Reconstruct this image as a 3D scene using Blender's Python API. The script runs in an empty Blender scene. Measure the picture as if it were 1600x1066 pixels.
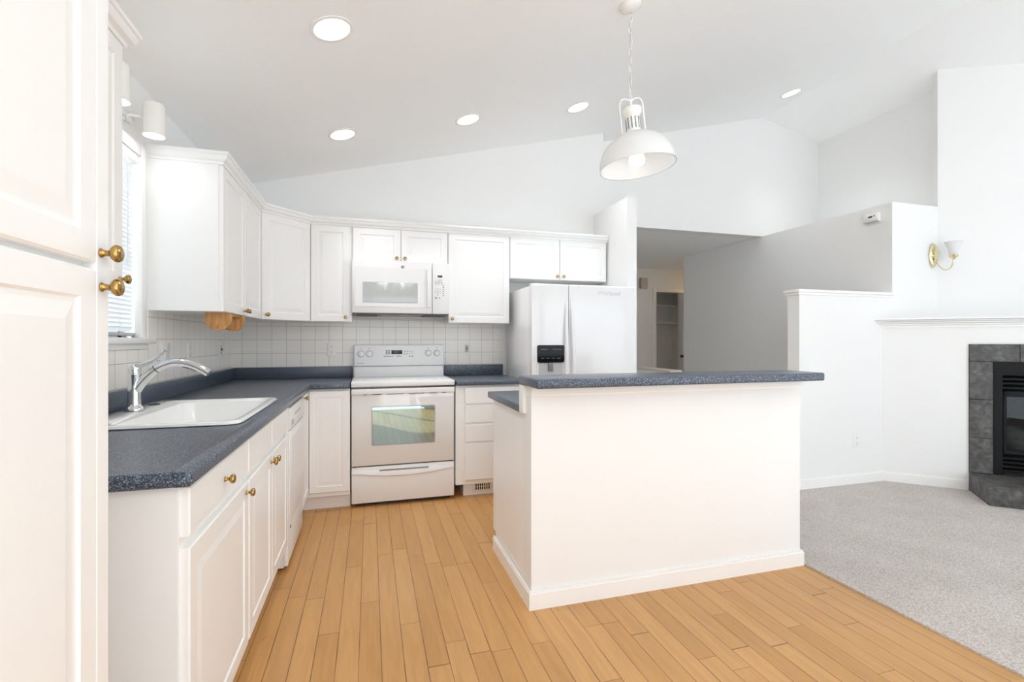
import bpy, bmesh, math, random
from mathutils import Vector, Matrix
PI = math.pi
random.seed(7)
SC = bpy.context.scene
COL = SC.collection

# ------------------------------------------------------------------ camera
F_PX, YAW, EYE = 755.0, math.radians(16.4), 1.22
cam = bpy.data.cameras.new('camera')
cam.sensor_fit = 'HORIZONTAL'
cam.sensor_width = 36.0
cam.lens = 36.0 * F_PX / 1600.0
cam.clip_start = 0.02
cam_o = bpy.data.objects.new('camera', cam)
COL.objects.link(cam_o)
cam_o.location = (0, 0, EYE)
cam_o.rotation_euler = (PI / 2, 0, -YAW)
SC.camera = cam_o

# ------------------------------------------------------------------ world, sun, exposure
SC.view_settings.view_transform = 'Standard'
SC.view_settings.look = 'None'
SC.view_settings.gamma = 1.0
SC.view_settings.use_curve_mapping = False
SC.view_settings.exposure = -0.72
SC.cycles.use_denoising = True
SC.cycles.max_bounces = 14
SC.cycles.diffuse_bounces = 9
SC.cycles.glossy_bounces = 6
SC.cycles.transmission_bounces = 8
SC.cycles.transparent_max_bounces = 10
SC.cycles.sample_clamp_indirect = 8.0
SC.cycles.caustics_reflective = False
SC.cycles.caustics_refractive = False
W = bpy.data.worlds.new('world')
SC.world = W
W.use_nodes = True
bg = W.node_tree.nodes['Background']
bg.inputs['Color'].default_value = (0.84, 0.92, 1.0, 1)
bg.inputs['Strength'].default_value = 4.6
sun = bpy.data.lights.new('sun', 'SUN')
sun.energy = 13.0
sun.angle = math.radians(0.6)
sun.color = (0.76, 0.89, 1.0)
sun_o = bpy.data.objects.new('sun', sun)
COL.objects.link(sun_o)
SUN_DIR = Vector((0.53 * 0.811, 0.848 * 0.811, -0.585))      # the way the light travels
sun_o.rotation_euler = SUN_DIR.to_track_quat('-Z', 'Y').to_euler()
sun_o.location = (-3, -8, 6)

REAR_Y = -1.40
OPENINGS = [(-0.95, 0.95, 0.02, 2.05), (1.25, 2.15, 0.55, 1.95), (2.55, 5.75, 0.12, 1.95), (1.6, 5.75, 2.4, 3.3)]      # unseen glazing behind the photographer: sliding door, then openings added for light
for (ox0, ox1, oz0, oz1) in OPENINGS:
    pl = bpy.data.lights.new('daylight_portal', 'AREA')
    pl.shape = 'RECTANGLE'
    pl.size, pl.size_y = ox1 - ox0, oz1 - oz0
    pl.cycles.is_portal = True
    po = bpy.data.objects.new('daylight_portal', pl)
    COL.objects.link(po)
    po.location = ((ox0 + ox1) / 2, REAR_Y - 0.10, (oz0 + oz1) / 2)
    po.rotation_euler = (PI / 2, 0, 0)                          # -Z axis turned to +Y, into the room

# ------------------------------------------------------------------ materials
def srgb(r, g, b):
    def c(v):
        v /= 255.0
        return v / 12.92 if v <= 0.04045 else ((v + 0.055) / 1.055) ** 2.4
    return (c(r), c(g), c(b), 1.0)

def mat(name, color, rough=0.5, metal=0.0, coat=0.0, bump=0.0, bscale=200.0, emit=None, estr=0.0, spec=None, vary=0.0):
    m = bpy.data.materials.new(name)
    m.use_nodes = True
    nt = m.node_tree
    b = nt.nodes['Principled BSDF']
    b.inputs['Base Color'].default_value = color
    b.inputs['Roughness'].default_value = rough
    b.inputs['Metallic'].default_value = metal
    if coat:
        b.inputs['Coat Weight'].default_value = coat
        b.inputs['Coat Roughness'].default_value = 0.03
    if spec is not None:
        b.inputs['Specular IOR Level'].default_value = spec
    if emit:
        b.inputs['Emission Color'].default_value = emit
        b.inputs['Emission Strength'].default_value = estr
    if bump or vary:
        tc = nt.nodes.new('ShaderNodeTexCoord')
        n = nt.nodes.new('ShaderNodeTexNoise')
        n.inputs['Scale'].default_value = bscale
        n.inputs['Detail'].default_value = 3
        nt.links.new(tc.outputs['Object'], n.inputs['Vector'])
        if bump:
            bp = nt.nodes.new('ShaderNodeBump')
            bp.inputs['Strength'].default_value = bump
            bp.inputs['Distance'].default_value = 0.003
            nt.links.new(n.outputs['Fac'], bp.inputs['Height'])
            nt.links.new(bp.outputs['Normal'], b.inputs['Normal'])
        if vary:
            mr = nt.nodes.new('ShaderNodeMapRange')
            mr.inputs['To Min'].default_value = max(0.0, rough - vary)
            mr.inputs['To Max'].default_value = rough + vary
            nt.links.new(n.outputs['Fac'], mr.inputs['Value'])
            nt.links.new(mr.outputs['Result'], b.inputs['Roughness'])
    return m

M = {}
M['wall'] = mat('wall_paint', srgb(239, 239, 238), 0.62, bump=0.10, bscale=90)
M['ceiling'] = mat('ceiling_paint', srgb(248, 249, 249), 0.75, bump=0.30, bscale=55)
M['trim'] = mat('trim_paint', srgb(244, 243, 241), 0.35)
M['cab'] = mat('cabinet_paint', srgb(242, 242, 241), 0.30, vary=0.04, bscale=8)
M['appl'] = mat('appliance_enamel', srgb(236, 236, 236), 0.30, spec=0.30)
M['fridge'] = mat('refrigerator_enamel', srgb(236, 236, 236), 0.14, coat=0.4, bump=0.02, bscale=400)
M['ovenglass'] = mat('oven_door_glass', srgb(228, 227, 225), 0.05, coat=1.0)
M['window_dark'] = mat('oven_window_glass', srgb(152, 178, 184), 0.02, metal=1.0)
M['mwglass'] = mat('microwave_window', srgb(176, 180, 179), 0.06, coat=1.0, vary=0.02, bscale=900)
M['black'] = mat('black_plastic', srgb(22, 22, 24), 0.25, coat=0.3)
M['dispblack'] = mat('dispenser_gloss', srgb(10, 11, 13), 0.10, spec=0.22)
M['blackmetal'] = mat('black_firebox_metal', srgb(15, 15, 16), 0.6, spec=0.25)
M['gap'] = mat('dark_gap', srgb(40, 38, 36), 0.9)
M['grey'] = mat('grey_print', srgb(120, 120, 122), 0.5)
M['palegrey'] = mat('pale_grey_print', srgb(186, 186, 188), 0.4)
M['fridge_print'] = mat('silver_print', srgb(206, 206, 208), 0.3)
M['hood'] = mat('hood_grey_metal', srgb(96, 96, 94), 0.4, metal=0.4)
M['darkgrey'] = mat('dark_grey_plastic', srgb(70, 70, 70), 0.5)
M['chrome'] = mat('chrome', srgb(225, 227, 230), 0.05, metal=1.0)
M['brass'] = mat('brass', srgb(180, 146, 88), 0.2, metal=1.0, bump=0.05, bscale=120)
M['palebrass'] = mat('polished_pale_brass', srgb(226, 214, 170), 0.1, metal=1.0)
M['porcelain'] = mat('porcelain', srgb(244, 244, 242), 0.10, coat=0.6)
M['plastic'] = mat('white_plastic', srgb(240, 239, 236), 0.35)
M['beige'] = mat('almond_plastic', srgb(196, 188, 174), 0.5)
M['beige_dark'] = mat('dark_almond', srgb(150, 143, 132), 0.6)
M['white_metal'] = mat('white_enamel_metal', srgb(242, 241, 238), 0.25)
M['lamp'] = mat('lit_lamp_face', (1, 1, 1, 1), 0.5, emit=(1.0, 0.97, 0.92, 1), estr=6.0)
M['bulb'] = mat('lit_bulb', (1, 1, 1, 1), 0.5, emit=(1.0, 0.97, 0.92, 1), estr=4.0)
M['glassdark'] = mat('firebox_glass', srgb(60, 63, 66), 0.06, coat=1.0)
M['log'] = mat('charred_log', srgb(96, 90, 82), 0.9, bump=0.6, bscale=40)
M['rug'] = None

def frosted():
    m = bpy.data.materials.new('frosted_glass')
    m.use_nodes = True
    b = m.node_tree.nodes['Principled BSDF']
    b.inputs['Base Color'].default_value = srgb(250, 250, 250)
    b.inputs['Roughness'].default_value = 0.35
    b.inputs['Transmission Weight'].default_value = 0.25
    b.inputs['IOR'].default_value = 1.15
    return m
M['frost'] = frosted()

def pane():
    m = bpy.data.materials.new('window_glass')
    m.use_nodes = True
    nt = m.node_tree
    nt.nodes.clear()
    out = nt.nodes.new('ShaderNodeOutputMaterial')
    t = nt.nodes.new('ShaderNodeBsdfTransparent')
    t.inputs['Color'].default_value = (0.96, 0.98, 0.97, 1)
    g = nt.nodes.new('ShaderNodeBsdfGlossy')
    g.inputs['Roughness'].default_value = 0.02
    mx = nt.nodes.new('ShaderNodeMixShader')
    mx.inputs['Fac'].default_value = 0.06
    nt.links.new(t.outputs[0], mx.inputs[1])
    nt.links.new(g.outputs[0], mx.inputs[2])
    nt.links.new(mx.outputs[0], out.inputs['Surface'])
    return m
M['pane'] = pane()

def blind_mat():
    m = bpy.data.materials.new('blind_slat_vinyl')
    m.use_nodes = True
    nt = m.node_tree
    b = nt.nodes['Principled BSDF']
    b.inputs['Base Color'].default_value = srgb(238, 240, 242)
    b.inputs['Roughness'].default_value = 0.45
    out = nt.nodes['Material Output']
    tr = nt.nodes.new('ShaderNodeBsdfTranslucent')
    tr.inputs['Color'].default_value = srgb(240, 242, 244)
    mx = nt.nodes.new('ShaderNodeMixShader')
    mx.inputs['Fac'].default_value = 0.12
    nt.links.new(b.outputs[0], mx.inputs[1])
    nt.links.new(tr.outputs[0], mx.inputs[2])
    nt.links.new(mx.outputs[0], out.inputs['Surface'])
    return m
M['blind'] = blind_mat()
M['opal'] = blind_mat()
M['opal'].name = 'opal_glass'
M['opal'].node_tree.nodes['Principled BSDF'].inputs['Base Color'].default_value = srgb(246, 246, 245)
M['opal'].node_tree.nodes['Principled BSDF'].inputs['Roughness'].default_value = 0.2
M['opal'].node_tree.nodes['Mix Shader'].inputs['Fac'].default_value = 0.3

def N(nt, kind, **kw):
    n = nt.nodes.new(kind)
    for k, v in kw.items():
        setattr(n, k, v)
    return n

def mth(nt, op, a, b=None, c=None):
    n = nt.nodes.new('ShaderNodeMath')
    n.operation = op
    for i, v in enumerate((a, b, c)):
        if v is None:
            continue
        if isinstance(v, (int, float)):
            n.inputs[i].default_value = v
        else:
            nt.links.new(v, n.inputs[i])
    return n.outputs[0]

def wood_floor():
    m = bpy.data.materials.new('maple_strip_floor')
    m.use_nodes = True
    nt = m.node_tree
    b = nt.nodes['Principled BSDF']
    tc = N(nt, 'ShaderNodeTexCoord')
    sp = N(nt, 'ShaderNodeSeparateXYZ')
    nt.links.new(tc.outputs['Object'], sp.inputs[0])
    x, y = sp.outputs[0], sp.outputs[1]
    PW, PL = 0.083, 0.95
    row_f = mth(nt, 'DIVIDE', mth(nt, 'ADD', x, 0.04), PW)
    row = mth(nt, 'FLOOR', row_f)
    fx = mth(nt, 'FRACT', row_f)
    wn = N(nt, 'ShaderNodeTexWhiteNoise', noise_dimensions='1D')
    nt.links.new(row, wn.inputs['W'])
    yo = mth(nt, 'ADD', y, mth(nt, 'MULTIPLY', wn.outputs['Value'], 7.3))
    wob = mth(nt, 'MULTIPLY', mth(nt, 'SINE', mth(nt, 'MULTIPLY', yo, 2.9)), 0.16)
    yf = mth(nt, 'ADD', mth(nt, 'DIVIDE', yo, PL), wob)
    idx = mth(nt, 'FLOOR', yf)
    fy = mth(nt, 'FRACT', yf)
    cmb = N(nt, 'ShaderNodeCombineXYZ')
    nt.links.new(row, cmb.inputs[0]); nt.links.new(idx, cmb.inputs[1])
    w2 = N(nt, 'ShaderNodeTexWhiteNoise', noise_dimensions='2D')
    nt.links.new(cmb.outputs[0], w2.inputs['Vector'])
    ramp = N(nt, 'ShaderNodeValToRGB')
    e = ramp.color_ramp.elements
    e[0].position = 0.0; e[0].color = srgb(191, 142, 84)
    e[1].position = 1.0; e[1].color = srgb(203, 155, 97)
    k = e.new(0.5); k.color = srgb(197, 149, 91)
    nt.links.new(w2.outputs['Value'], ramp.inputs['Fac'])
    # grain stretched along the boards
    mp = N(nt, 'ShaderNodeMapping')
    mp.inputs['Scale'].default_value = (38, 3.2, 1)
    nt.links.new(tc.outputs['Object'], mp.inputs['Vector'])
    addv = N(nt, 'ShaderNodeVectorMath', operation='ADD')
    nt.links.new(mp.outputs[0], addv.inputs[0])
    nt.links.new(w2.outputs['Color'], addv.inputs[1])
    g = N(nt, 'ShaderNodeTexNoise')
    g.inputs['Scale'].default_value = 1.0; g.inputs['Detail'].default_value = 6; g.inputs['Distortion'].default_value = 0.8
    nt.links.new(addv.outputs[0], g.inputs['Vector'])
    gr = N(nt, 'ShaderNodeValToRGB')
    gr.color_ramp.elements[0].position = 0.30; gr.color_ramp.elements[0].color = (0.80, 0.76, 0.70, 1)
    gr.color_ramp.elements[1].position = 0.62; gr.color_ramp.elements[1].color = (1.03, 1.02, 1.0, 1)
    nt.links.new(g.outputs['Fac'], gr.inputs['Fac'])
    mul = N(nt, 'ShaderNodeMix', data_type='RGBA', blend_type='MULTIPLY')
    mul.inputs['Factor'].default_value = 0.55
    nt.links.new(ramp.outputs['Color'], mul.inputs['A']); nt.links.new(gr.outputs['Color'], mul.inputs['B'])
    fl = N(nt, 'ShaderNodeTexNoise')
    fl.inputs['Scale'].default_value = 1.0; fl.inputs['Detail'].default_value = 2
    mp2 = N(nt, 'ShaderNodeMapping'); mp2.inputs['Scale'].default_value = (30, 9, 1)
    nt.links.new(tc.outputs['Object'], mp2.inputs['Vector'])
    nt.links.new(mp2.outputs[0], fl.inputs['Vector'])
    fr = N(nt, 'ShaderNodeValToRGB')
    fr.color_ramp.elements[0].position = 0.72; fr.color_ramp.elements[0].color = (0, 0, 0, 1)
    fr.color_ramp.elements[1].position = 0.80; fr.color_ramp.elements[1].color = (1, 1, 1, 1)
    nt.links.new(fl.outputs['Fac'], fr.inputs['Fac'])
    fleck = N(nt, 'ShaderNodeMix', data_type='RGBA')
    nt.links.new(mth(nt, 'MULTIPLY', fr.outputs['Color'], 0.45), fleck.inputs['Factor'])
    nt.links.new(mul.outputs['Result'], fleck.inputs['A'])
    fleck.inputs['B'].default_value = srgb(140, 92, 50)
    mul = fleck
    # seams: a little over a millimetre wide, worn unevenly
    ex = mth(nt, 'MULTIPLY', mth(nt, 'MINIMUM', fx, mth(nt, 'SUBTRACT', 1.0, fx)), PW)
    ey = mth(nt, 'MULTIPLY', mth(nt, 'MINIMUM', fy, mth(nt, 'SUBTRACT', 1.0, fy)), PL)
    wear = N(nt, 'ShaderNodeTexNoise')
    wear.inputs['Scale'].default_value = 4.6
    nt.links.new(tc.outputs['Object'], wear.inputs['Vector'])
    width = mth(nt, 'MULTIPLY', wear.outputs['Fac'], 0.0034)
    gap = mth(nt, 'LESS_THAN', mth(nt, 'MINIMUM', ex, ey), width)
    mix = N(nt, 'ShaderNodeMix', data_type='RGBA')
    nt.links.new(mth(nt, 'MULTIPLY', gap, 0.75), mix.inputs['Factor'])
    nt.links.new(mul.outputs['Result'], mix.inputs['A'])
    mix.inputs['B'].default_value = srgb(104, 66, 34)
    nt.links.new(mix.outputs['Result'], b.inputs['Base Color'])
    rr = N(nt, 'ShaderNodeMapRange')
    rr.inputs['To Min'].default_value = 0.28; rr.inputs['To Max'].default_value = 0.46
    nt.links.new(g.outputs['Fac'], rr.inputs['Value'])
    nt.links.new(rr.outputs['Result'], b.inputs['Roughness'])
    bp = N(nt, 'ShaderNodeBump')
    bp.inputs['Strength'].default_value = 0.35; bp.inputs['Distance'].default_value = 0.0015
    nt.links.new(mth(nt, 'SUBTRACT', 1.0, gap), bp.inputs['Height'])
    nt.links.new(bp.outputs['Normal'], b.inputs['Normal'])
    return m
M['wood'] = wood_floor()

def carpet():
    m = bpy.data.materials.new('loop_carpet')
    m.use_nodes = True
    nt = m.node_tree
    b = nt.nodes['Principled BSDF']
    b.inputs['Roughness'].default_value = 1.0
    b.inputs['Specular IOR Level'].default_value = 0.05
    tc = N(nt, 'ShaderNodeTexCoord')
    v = N(nt, 'ShaderNodeTexVoronoi')
    v.inputs['Scale'].default_value = 130
    nt.links.new(tc.outputs['Object'], v.inputs['Vector'])
    n = N(nt, 'ShaderNodeTexNoise')
    n.inputs['Scale'].default_value = 3.5; n.inputs['Detail'].default_value = 5
    nt.links.new(tc.outputs['Object'], n.inputs['Vector'])
    r1 = N(nt, 'ShaderNodeValToRGB')
    r1.color_ramp.elements[0].position = 0.0; r1.color_ramp.elements[0].color = srgb(232, 225, 220)
    r1.color_ramp.elements[1].position = 0.75; r1.color_ramp.elements[1].color = srgb(188, 180, 175)
    nt.links.new(v.outputs['Distance'], r1.inputs['Fac'])
    r2 = N(nt, 'ShaderNodeValToRGB')
    r2.color_ramp.elements[0].position = 0.35; r2.color_ramp.elements[0].color = (0.92, 0.91, 0.90, 1)
    r2.color_ramp.elements[1].position = 0.65; r2.color_ramp.elements[1].color = (1.0, 1.0, 1.0, 1)
    nt.links.new(n.outputs['Fac'], r2.inputs['Fac'])
    mx = N(nt, 'ShaderNodeMix', data_type='RGBA', blend_type='MULTIPLY')
    mx.inputs['Factor'].default_value = 1.0
    nt.links.new(r1.outputs['Color'], mx.inputs['A']); nt.links.new(r2.outputs['Color'], mx.inputs['B'])
    nt.links.new(mx.outputs['Result'], b.inputs['Base Color'])
    bp = N(nt, 'ShaderNodeBump', invert=True)
    bp.inputs['Strength'].default_value = 0.7; bp.inputs['Distance'].default_value = 0.004
    nt.links.new(v.outputs['Distance'], bp.inputs['Height'])
    nt.links.new(bp.outputs['Normal'], b.inputs['Normal'])
    return m
M['carpet'] = carpet()

def laminate():
    m = bpy.data.materials.new('speckled_laminate')
    m.use_nodes = True
    nt = m.node_tree
    b = nt.nodes['Principled BSDF']
    b.inputs['Roughness'].default_value = 0.30
    tc = N(nt, 'ShaderNodeTexCoord')
    n = N(nt, 'ShaderNodeTexNoise')
    n.inputs['Scale'].default_value = 300; n.inputs['Detail'].default_value = 2.5; n.inputs['Roughness'].default_value = 0.6
    nt.links.new(tc.outputs['Object'], n.inputs['Vector'])
    r = N(nt, 'ShaderNodeValToRGB')
    e = r.color_ramp.elements
    e[0].position = 0.34; e[0].color = srgb(38, 43, 56)
    e[1].position = 0.72; e[1].color = srgb(184, 196, 206)
    k = e.new(0.46); k.color = srgb(58, 65, 80)
    k = e.new(0.57); k.color = srgb(90, 101, 117)
    nt.links.new(n.outputs['Fac'], r.inputs['Fac'])
    nt.links.new(r.outputs['Color'], b.inputs['Base Color'])
    return m
M['lam'] = laminate()

def tiles(name, axis, u0, z0):
    m = bpy.data.materials.new(name)
    m.use_nodes = True
    nt = m.node_tree
    b = nt.nodes['Principled BSDF']
    tc = N(nt, 'ShaderNodeTexCoord')
    sp = N(nt, 'ShaderNodeSeparateXYZ')
    nt.links.new(tc.outputs['Object'], sp.inputs[0])
    c = N(nt, 'ShaderNodeCombineXYZ')
    nt.links.new(mth(nt, 'SUBTRACT', sp.outputs[axis], u0 - 50 * 0.109), c.inputs[0])
    nt.links.new(mth(nt, 'SUBTRACT', sp.outputs[2], z0 - 50 * 0.1105), c.inputs[1])
    br = N(nt, 'ShaderNodeTexBrick')
    br.offset = 0.0
    br.inputs['Scale'].default_value = 1.0
    br.inputs['Brick Width'].default_value = 0.109
    br.inputs['Row Height'].default_value = 0.1105
    br.inputs['Mortar Size'].default_value = 0.0016
    br.inputs['Mortar Smooth'].default_value = 0.25
    br.inputs['Color1'].default_value = srgb(246, 242, 235)
    br.inputs['Color2'].default_value = srgb(243, 239, 232)
    br.inputs['Mortar'].default_value = srgb(188, 186, 181)
    nt.links.new(c.outputs[0], br.inputs['Vector'])
    nt.links.new(br.outputs['Color'], b.inputs['Base Color'])
    b.inputs['Roughness'].default_value = 0.16
    bp = N(nt, 'ShaderNodeBump', invert=True)
    bp.inputs['Strength'].default_value = 0.5; bp.inputs['Distance'].default_value = 0.002
    nt.links.new(br.outputs['Fac'], bp.inputs['Height'])
    nt.links.new(bp.outputs['Normal'], b.inputs['Normal'])
    return m
M['tile_back'] = tiles('backsplash_tile_back', 0, -0.982, 1.0085)
M['tile_left'] = tiles('backsplash_tile_left', 1, 4.33, 1.0085)

def slate():
    m = bpy.data.materials.new('slate_tile')
    m.use_nodes = True
    nt = m.node_tree
    b = nt.nodes['Principled BSDF']
    b.inputs['Roughness'].default_value = 0.55
    tc = N(nt, 'ShaderNodeTexCoord')
    n = N(nt, 'ShaderNodeTexNoise')
    n.inputs['Scale'].default_value = 22; n.inputs['Detail'].default_value = 9; n.inputs['Distortion'].default_value = 0.5
    nt.links.new(tc.outputs['Object'], n.inputs['Vector'])
    r = N(nt, 'ShaderNodeValToRGB')
    e = r.color_ramp.elements
    e[0].position = 0.30; e[0].color = srgb(62, 60, 59)
    e[1].position = 0.75; e[1].color = srgb(112, 110, 108)
    k = e.new(0.5); k.color = srgb(82, 80, 79)
    nt.links.new(n.outputs['Fac'], r.inputs['Fac'])
    nt.links.new(r.outputs['Color'], b.inputs['Base Color'])
    bp = N(nt, 'ShaderNodeBump')
    bp.inputs['Strength'].default_value = 0.3; bp.inputs['Distance'].default_value = 0.003
    nt.links.new(n.outputs['Fac'], bp.inputs['Height'])
    nt.links.new(bp.outputs['Normal'], b.inputs['Normal'])
    return m
M['slate'] = slate()

def turned_wood():
    m = bpy.data.materials.new('oak_wood')
    m.use_nodes = True
    nt = m.node_tree
    b = nt.nodes['Principled BSDF']
    b.inputs['Roughness'].default_value = 0.4
    tc = N(nt, 'ShaderNodeTexCoord')
    mp = N(nt, 'ShaderNodeMapping')
    mp.inputs['Scale'].default_value = (60, 60, 9)
    nt.links.new(tc.outputs['Object'], mp.inputs['Vector'])
    n = N(nt, 'ShaderNodeTexNoise')
    n.inputs['Scale'].default_value = 1.0; n.inputs['Detail'].default_value = 5
    nt.links.new(mp.outputs[0], n.inputs['Vector'])
    r = N(nt, 'ShaderNodeValToRGB')
    r.color_ramp.elements[0].position = 0.3; r.color_ramp.elements[0].color = srgb(176, 122, 66)
    r.color_ramp.elements[1].position = 0.7; r.color_ramp.elements[1].color = srgb(218, 166, 104)
    nt.links.new(n.outputs['Fac'], r.inputs['Fac'])
    nt.links.new(r.outputs['Color'], b.inputs['Base Color'])
    return m
M['oak'] = turned_wood()

# ------------------------------------------------------------------ mesh builder
class MB:
    def __init__(s):
        s.bm = bmesh.new()
    def box(s, x0, x1, y0, y1, z0, z1, bev=0.0, seg=2):
        t = bmesh.new()
        bmesh.ops.create_cube(t, size=1.0)
        for v in t.verts:
            v.co = Vector((x0 + (v.co.x + 0.5) * (x1 - x0), y0 + (v.co.y + 0.5) * (y1 - y0), z0 + (v.co.z + 0.5) * (z1 - z0)))
        if bev > 0:
            bev = min(bev, 0.49 * min(abs(x1 - x0), abs(y1 - y0), abs(z1 - z0)))
            bmesh.ops.bevel(t, geom=t.edges[:], offset=bev, segments=seg, profile=0.5, affect='EDGES')
        return s.merge(t)
    def merge(s, t, mtx=None):
        if mtx is not None:
            bmesh.ops.transform(t, matrix=mtx, verts=t.verts)
        me = bpy.data.meshes.new('tmp')
        t.to_mesh(me)
        t.free()
        s.bm.from_mesh(me)
        bpy.data.meshes.remove(me)
        return s
    def prism(s, poly, z0, z1):
        """poly in xy; z0, z1 numbers or functions of (x, y)."""
        f0 = z0 if callable(z0) else (lambda x, y: z0)
        f1 = z1 if callable(z1) else (lambda x, y: z1)
        t = bmesh.new()
        a = [t.verts.new((x, y, f0(x, y))) for x, y in poly]
        b = [t.verts.new((x, y, f1(x, y))) for x, y in poly]
        n = len(poly)
        t.faces.new(a); t.faces.new(b)
        for i in range(n):
            t.faces.new((a[i], a[(i + 1) % n], b[(i + 1) % n], b[i]))
        bmesh.ops.recalc_face_normals(t, faces=t.faces)
        return s.merge(t)
    def extrude_xz(s, poly, y0, y1):
        t = bmesh.new()
        a = [t.verts.new((x, y0, z)) for x, z in poly]
        b = [t.verts.new((x, y1, z)) for x, z in poly]
        n = len(poly)
        t.faces.new(a); t.faces.new(b)
        for i in range(n):
            t.faces.new((a[i], a[(i + 1) % n], b[(i + 1) % n], b[i]))
        bmesh.ops.recalc_face_normals(t, faces=t.faces)
        return s.merge(t)
    def loft(s, loops, cap0=True, cap1=True):
        t = bmesh.new()
        R = [[t.verts.new(p) for p in lp] for lp in loops]
        n = len(R[0])
        for a, b in zip(R, R[1:]):
            for i in range(n):
                t.faces.new((a[i], a[(i + 1) % n], b[(i + 1) % n], b[i]))
        if cap0: t.faces.new(R[0])
        if cap1: t.faces.new(R[-1])
        bmesh.ops.recalc_face_normals(t, faces=t.faces)
        return s.merge(t)
    def lathe(s, prof, n=24, mtx=None, cap0=True, cap1=True):
        """prof: (radius, height) about local z"""
        t = bmesh.new()
        R = []
        for r, h in prof:
            r = max(r, 1e-4)
            R.append([t.verts.new((r * math.cos(2 * PI * i / n), r * math.sin(2 * PI * i / n), h)) for i in range(n)])
        for a, b in zip(R, R[1:]):
            for i in range(n):
                t.faces.new((a[i], a[(i + 1) % n], b[(i + 1) % n], b[i]))
        if cap0: t.faces.new(R[0])
        if cap1: t.faces.new(R[-1])
        bmesh.ops.recalc_face_normals(t, faces=t.faces)
        return s.merge(t, mtx)
    def tube(s, pts, rad, n=10, closed=False, squash=None):
        """round tube through points; rad number or list"""
        pts = [Vector(p) for p in pts]
        k = len(pts)
        rr = rad if isinstance(rad, (list, tuple)) else [rad] * k
        t = bmesh.new()
        R = []
        up = None
        for i, p in enumerate(pts):
            if closed:
                d = pts[(i + 1) % k] - pts[i - 1]
            else:
                d = pts[min(i + 1, k - 1)] - pts[max(i - 1, 0)]
            d.normalize()
            if up is None:
                up = Vector((0, 0, 1)) if abs(d.z) < 0.9 else Vector((1, 0, 0))
            u = d.cross(up)
            if u.length < 1e-6:
                u = d.orthogonal()
            u.normalize()
            w = u.cross(d).normalized()
            up = w
            sw = squash[i] if squash else 1.0
            R.append([t.verts.new(p + rr[i] * (u * math.cos(2 * PI * j / n) + w * sw * math.sin(2 * PI * j / n))) for j in range(n)])
        m = k if closed else k - 1
        for i in range(m):
            a, b = R[i], R[(i + 1) % k]
            for j in range(n):
                t.faces.new((a[j], a[(j + 1) % n], b[(j + 1) % n], b[j]))
        if not closed:
            t.faces.new(R[0]); t.faces.new(R[-1])
        bmesh.ops.recalc_face_normals(t, faces=t.faces)
        return s.merge(t)
    def build(s, name, material, parent=None, world=False, smooth=True, angle=0.7, origin=None):
        """world=True: coordinates are world ones although the parent's empty sits elsewhere (unrotated)"""
        me = bpy.data.meshes.new(name)
        s.bm.normal_update()
        if world and parent is not None:
            p, off = parent, Vector((0, 0, 0))
            while p is not None:
                off += p.location
                p = p.parent
            bmesh.ops.translate(s.bm, vec=-off, verts=s.bm.verts)
        if origin is not None:
            bmesh.ops.translate(s.bm, vec=-Vector(origin), verts=s.bm.verts)
        s.bm.to_mesh(me)
        s.bm.free()
        if smooth:
            me.polygons.foreach_set('use_smooth', [True] * len(me.polygons))
            me.set_sharp_from_angle(angle=angle)
        me.materials.append(M[material] if isinstance(material, str) else material)
        o = bpy.data.objects.new(name, me)
        COL.objects.link(o)
        if parent is not None:
            o.parent = parent
        if origin is not None:
            o.location = origin
        return o

class Pieces:
    """boxes that each become a part of their own"""
    def __init__(s):
        s.l = []
    def box(s, *a):
        s.l.append(a)
    def build(s, name, mt, parent, smooth=False):
        for a in s.l:
            MB().box(*a).build(name, mt, parent, smooth=False)

def tag(o, label, cat, group=None):
    o['label'] = label
    o['category'] = cat
    if group:
        o['group'] = group
    return o

def thing(name, label, cat, loc=(0, 0, 0), rz=0.0, group=None):
    o = bpy.data.objects.new(name, None)
    o.empty_display_size = 0.05
    COL.objects.link(o)
    o.location = loc
    o.rotation_euler = (0, 0, rz)
    return tag(o, label, cat, group)

def struct(o):
    o['kind'] = 'structure'
    return o

def rrect(x0, x1, y0, y1, r, z, n=6):
    pts = []
    for cx, cy, a0 in ((x1 - r, y1 - r, 0), (x0 + r, y1 - r, PI / 2), (x0 + r, y0 + r, PI), (x1 - r, y0 + r, 1.5 * PI)):
        for i in range(n + 1):
            a = a0 + (PI / 2) * i / n
            pts.append((cx + r * math.cos(a), cy + r * math.sin(a), z))
    return pts

def text_mesh(s, size, depth=0.0005):
    cu = bpy.data.curves.new('lettering', 'FONT')
    cu.body = s
    cu.size = size
    cu.extrude = depth
    cu.align_x = 'CENTER'
    cu.align_y = 'CENTER'
    o = bpy.data.objects.new('lettering', cu)
    COL.objects.link(o)
    dg = bpy.context.evaluated_depsgraph_get()
    me = bpy.data.meshes.new_from_object(o.evaluated_get(dg))
    bpy.data.objects.remove(o)
    t = bmesh.new()
    t.from_mesh(me)
    bpy.data.meshes.remove(me)
    bpy.data.curves.remove(cu)
    return t

FRONT = Matrix.Rotation(PI / 2, 4, 'X')            # xy drawing -> faces local -y, standing up

# ------------------------------------------------------------------ room shell
CX0, CZ0, SL, RIDGE = -1.06, 2.454, 0.251, 4.40
def ceil_z(x, y=0):
    zr = CZ0 + SL * (RIDGE - CX0)
    return CZ0 + SL * (x - CX0) if x <= RIDGE else zr - SL * (x - RIDGE)

XL, YB = -1.06, 4.33
XR, YH = 5.92, 4.58
YW = 3.12
FX0 = 4.276                                        # where the lower fireplace wall leaves the cross wall

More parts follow.
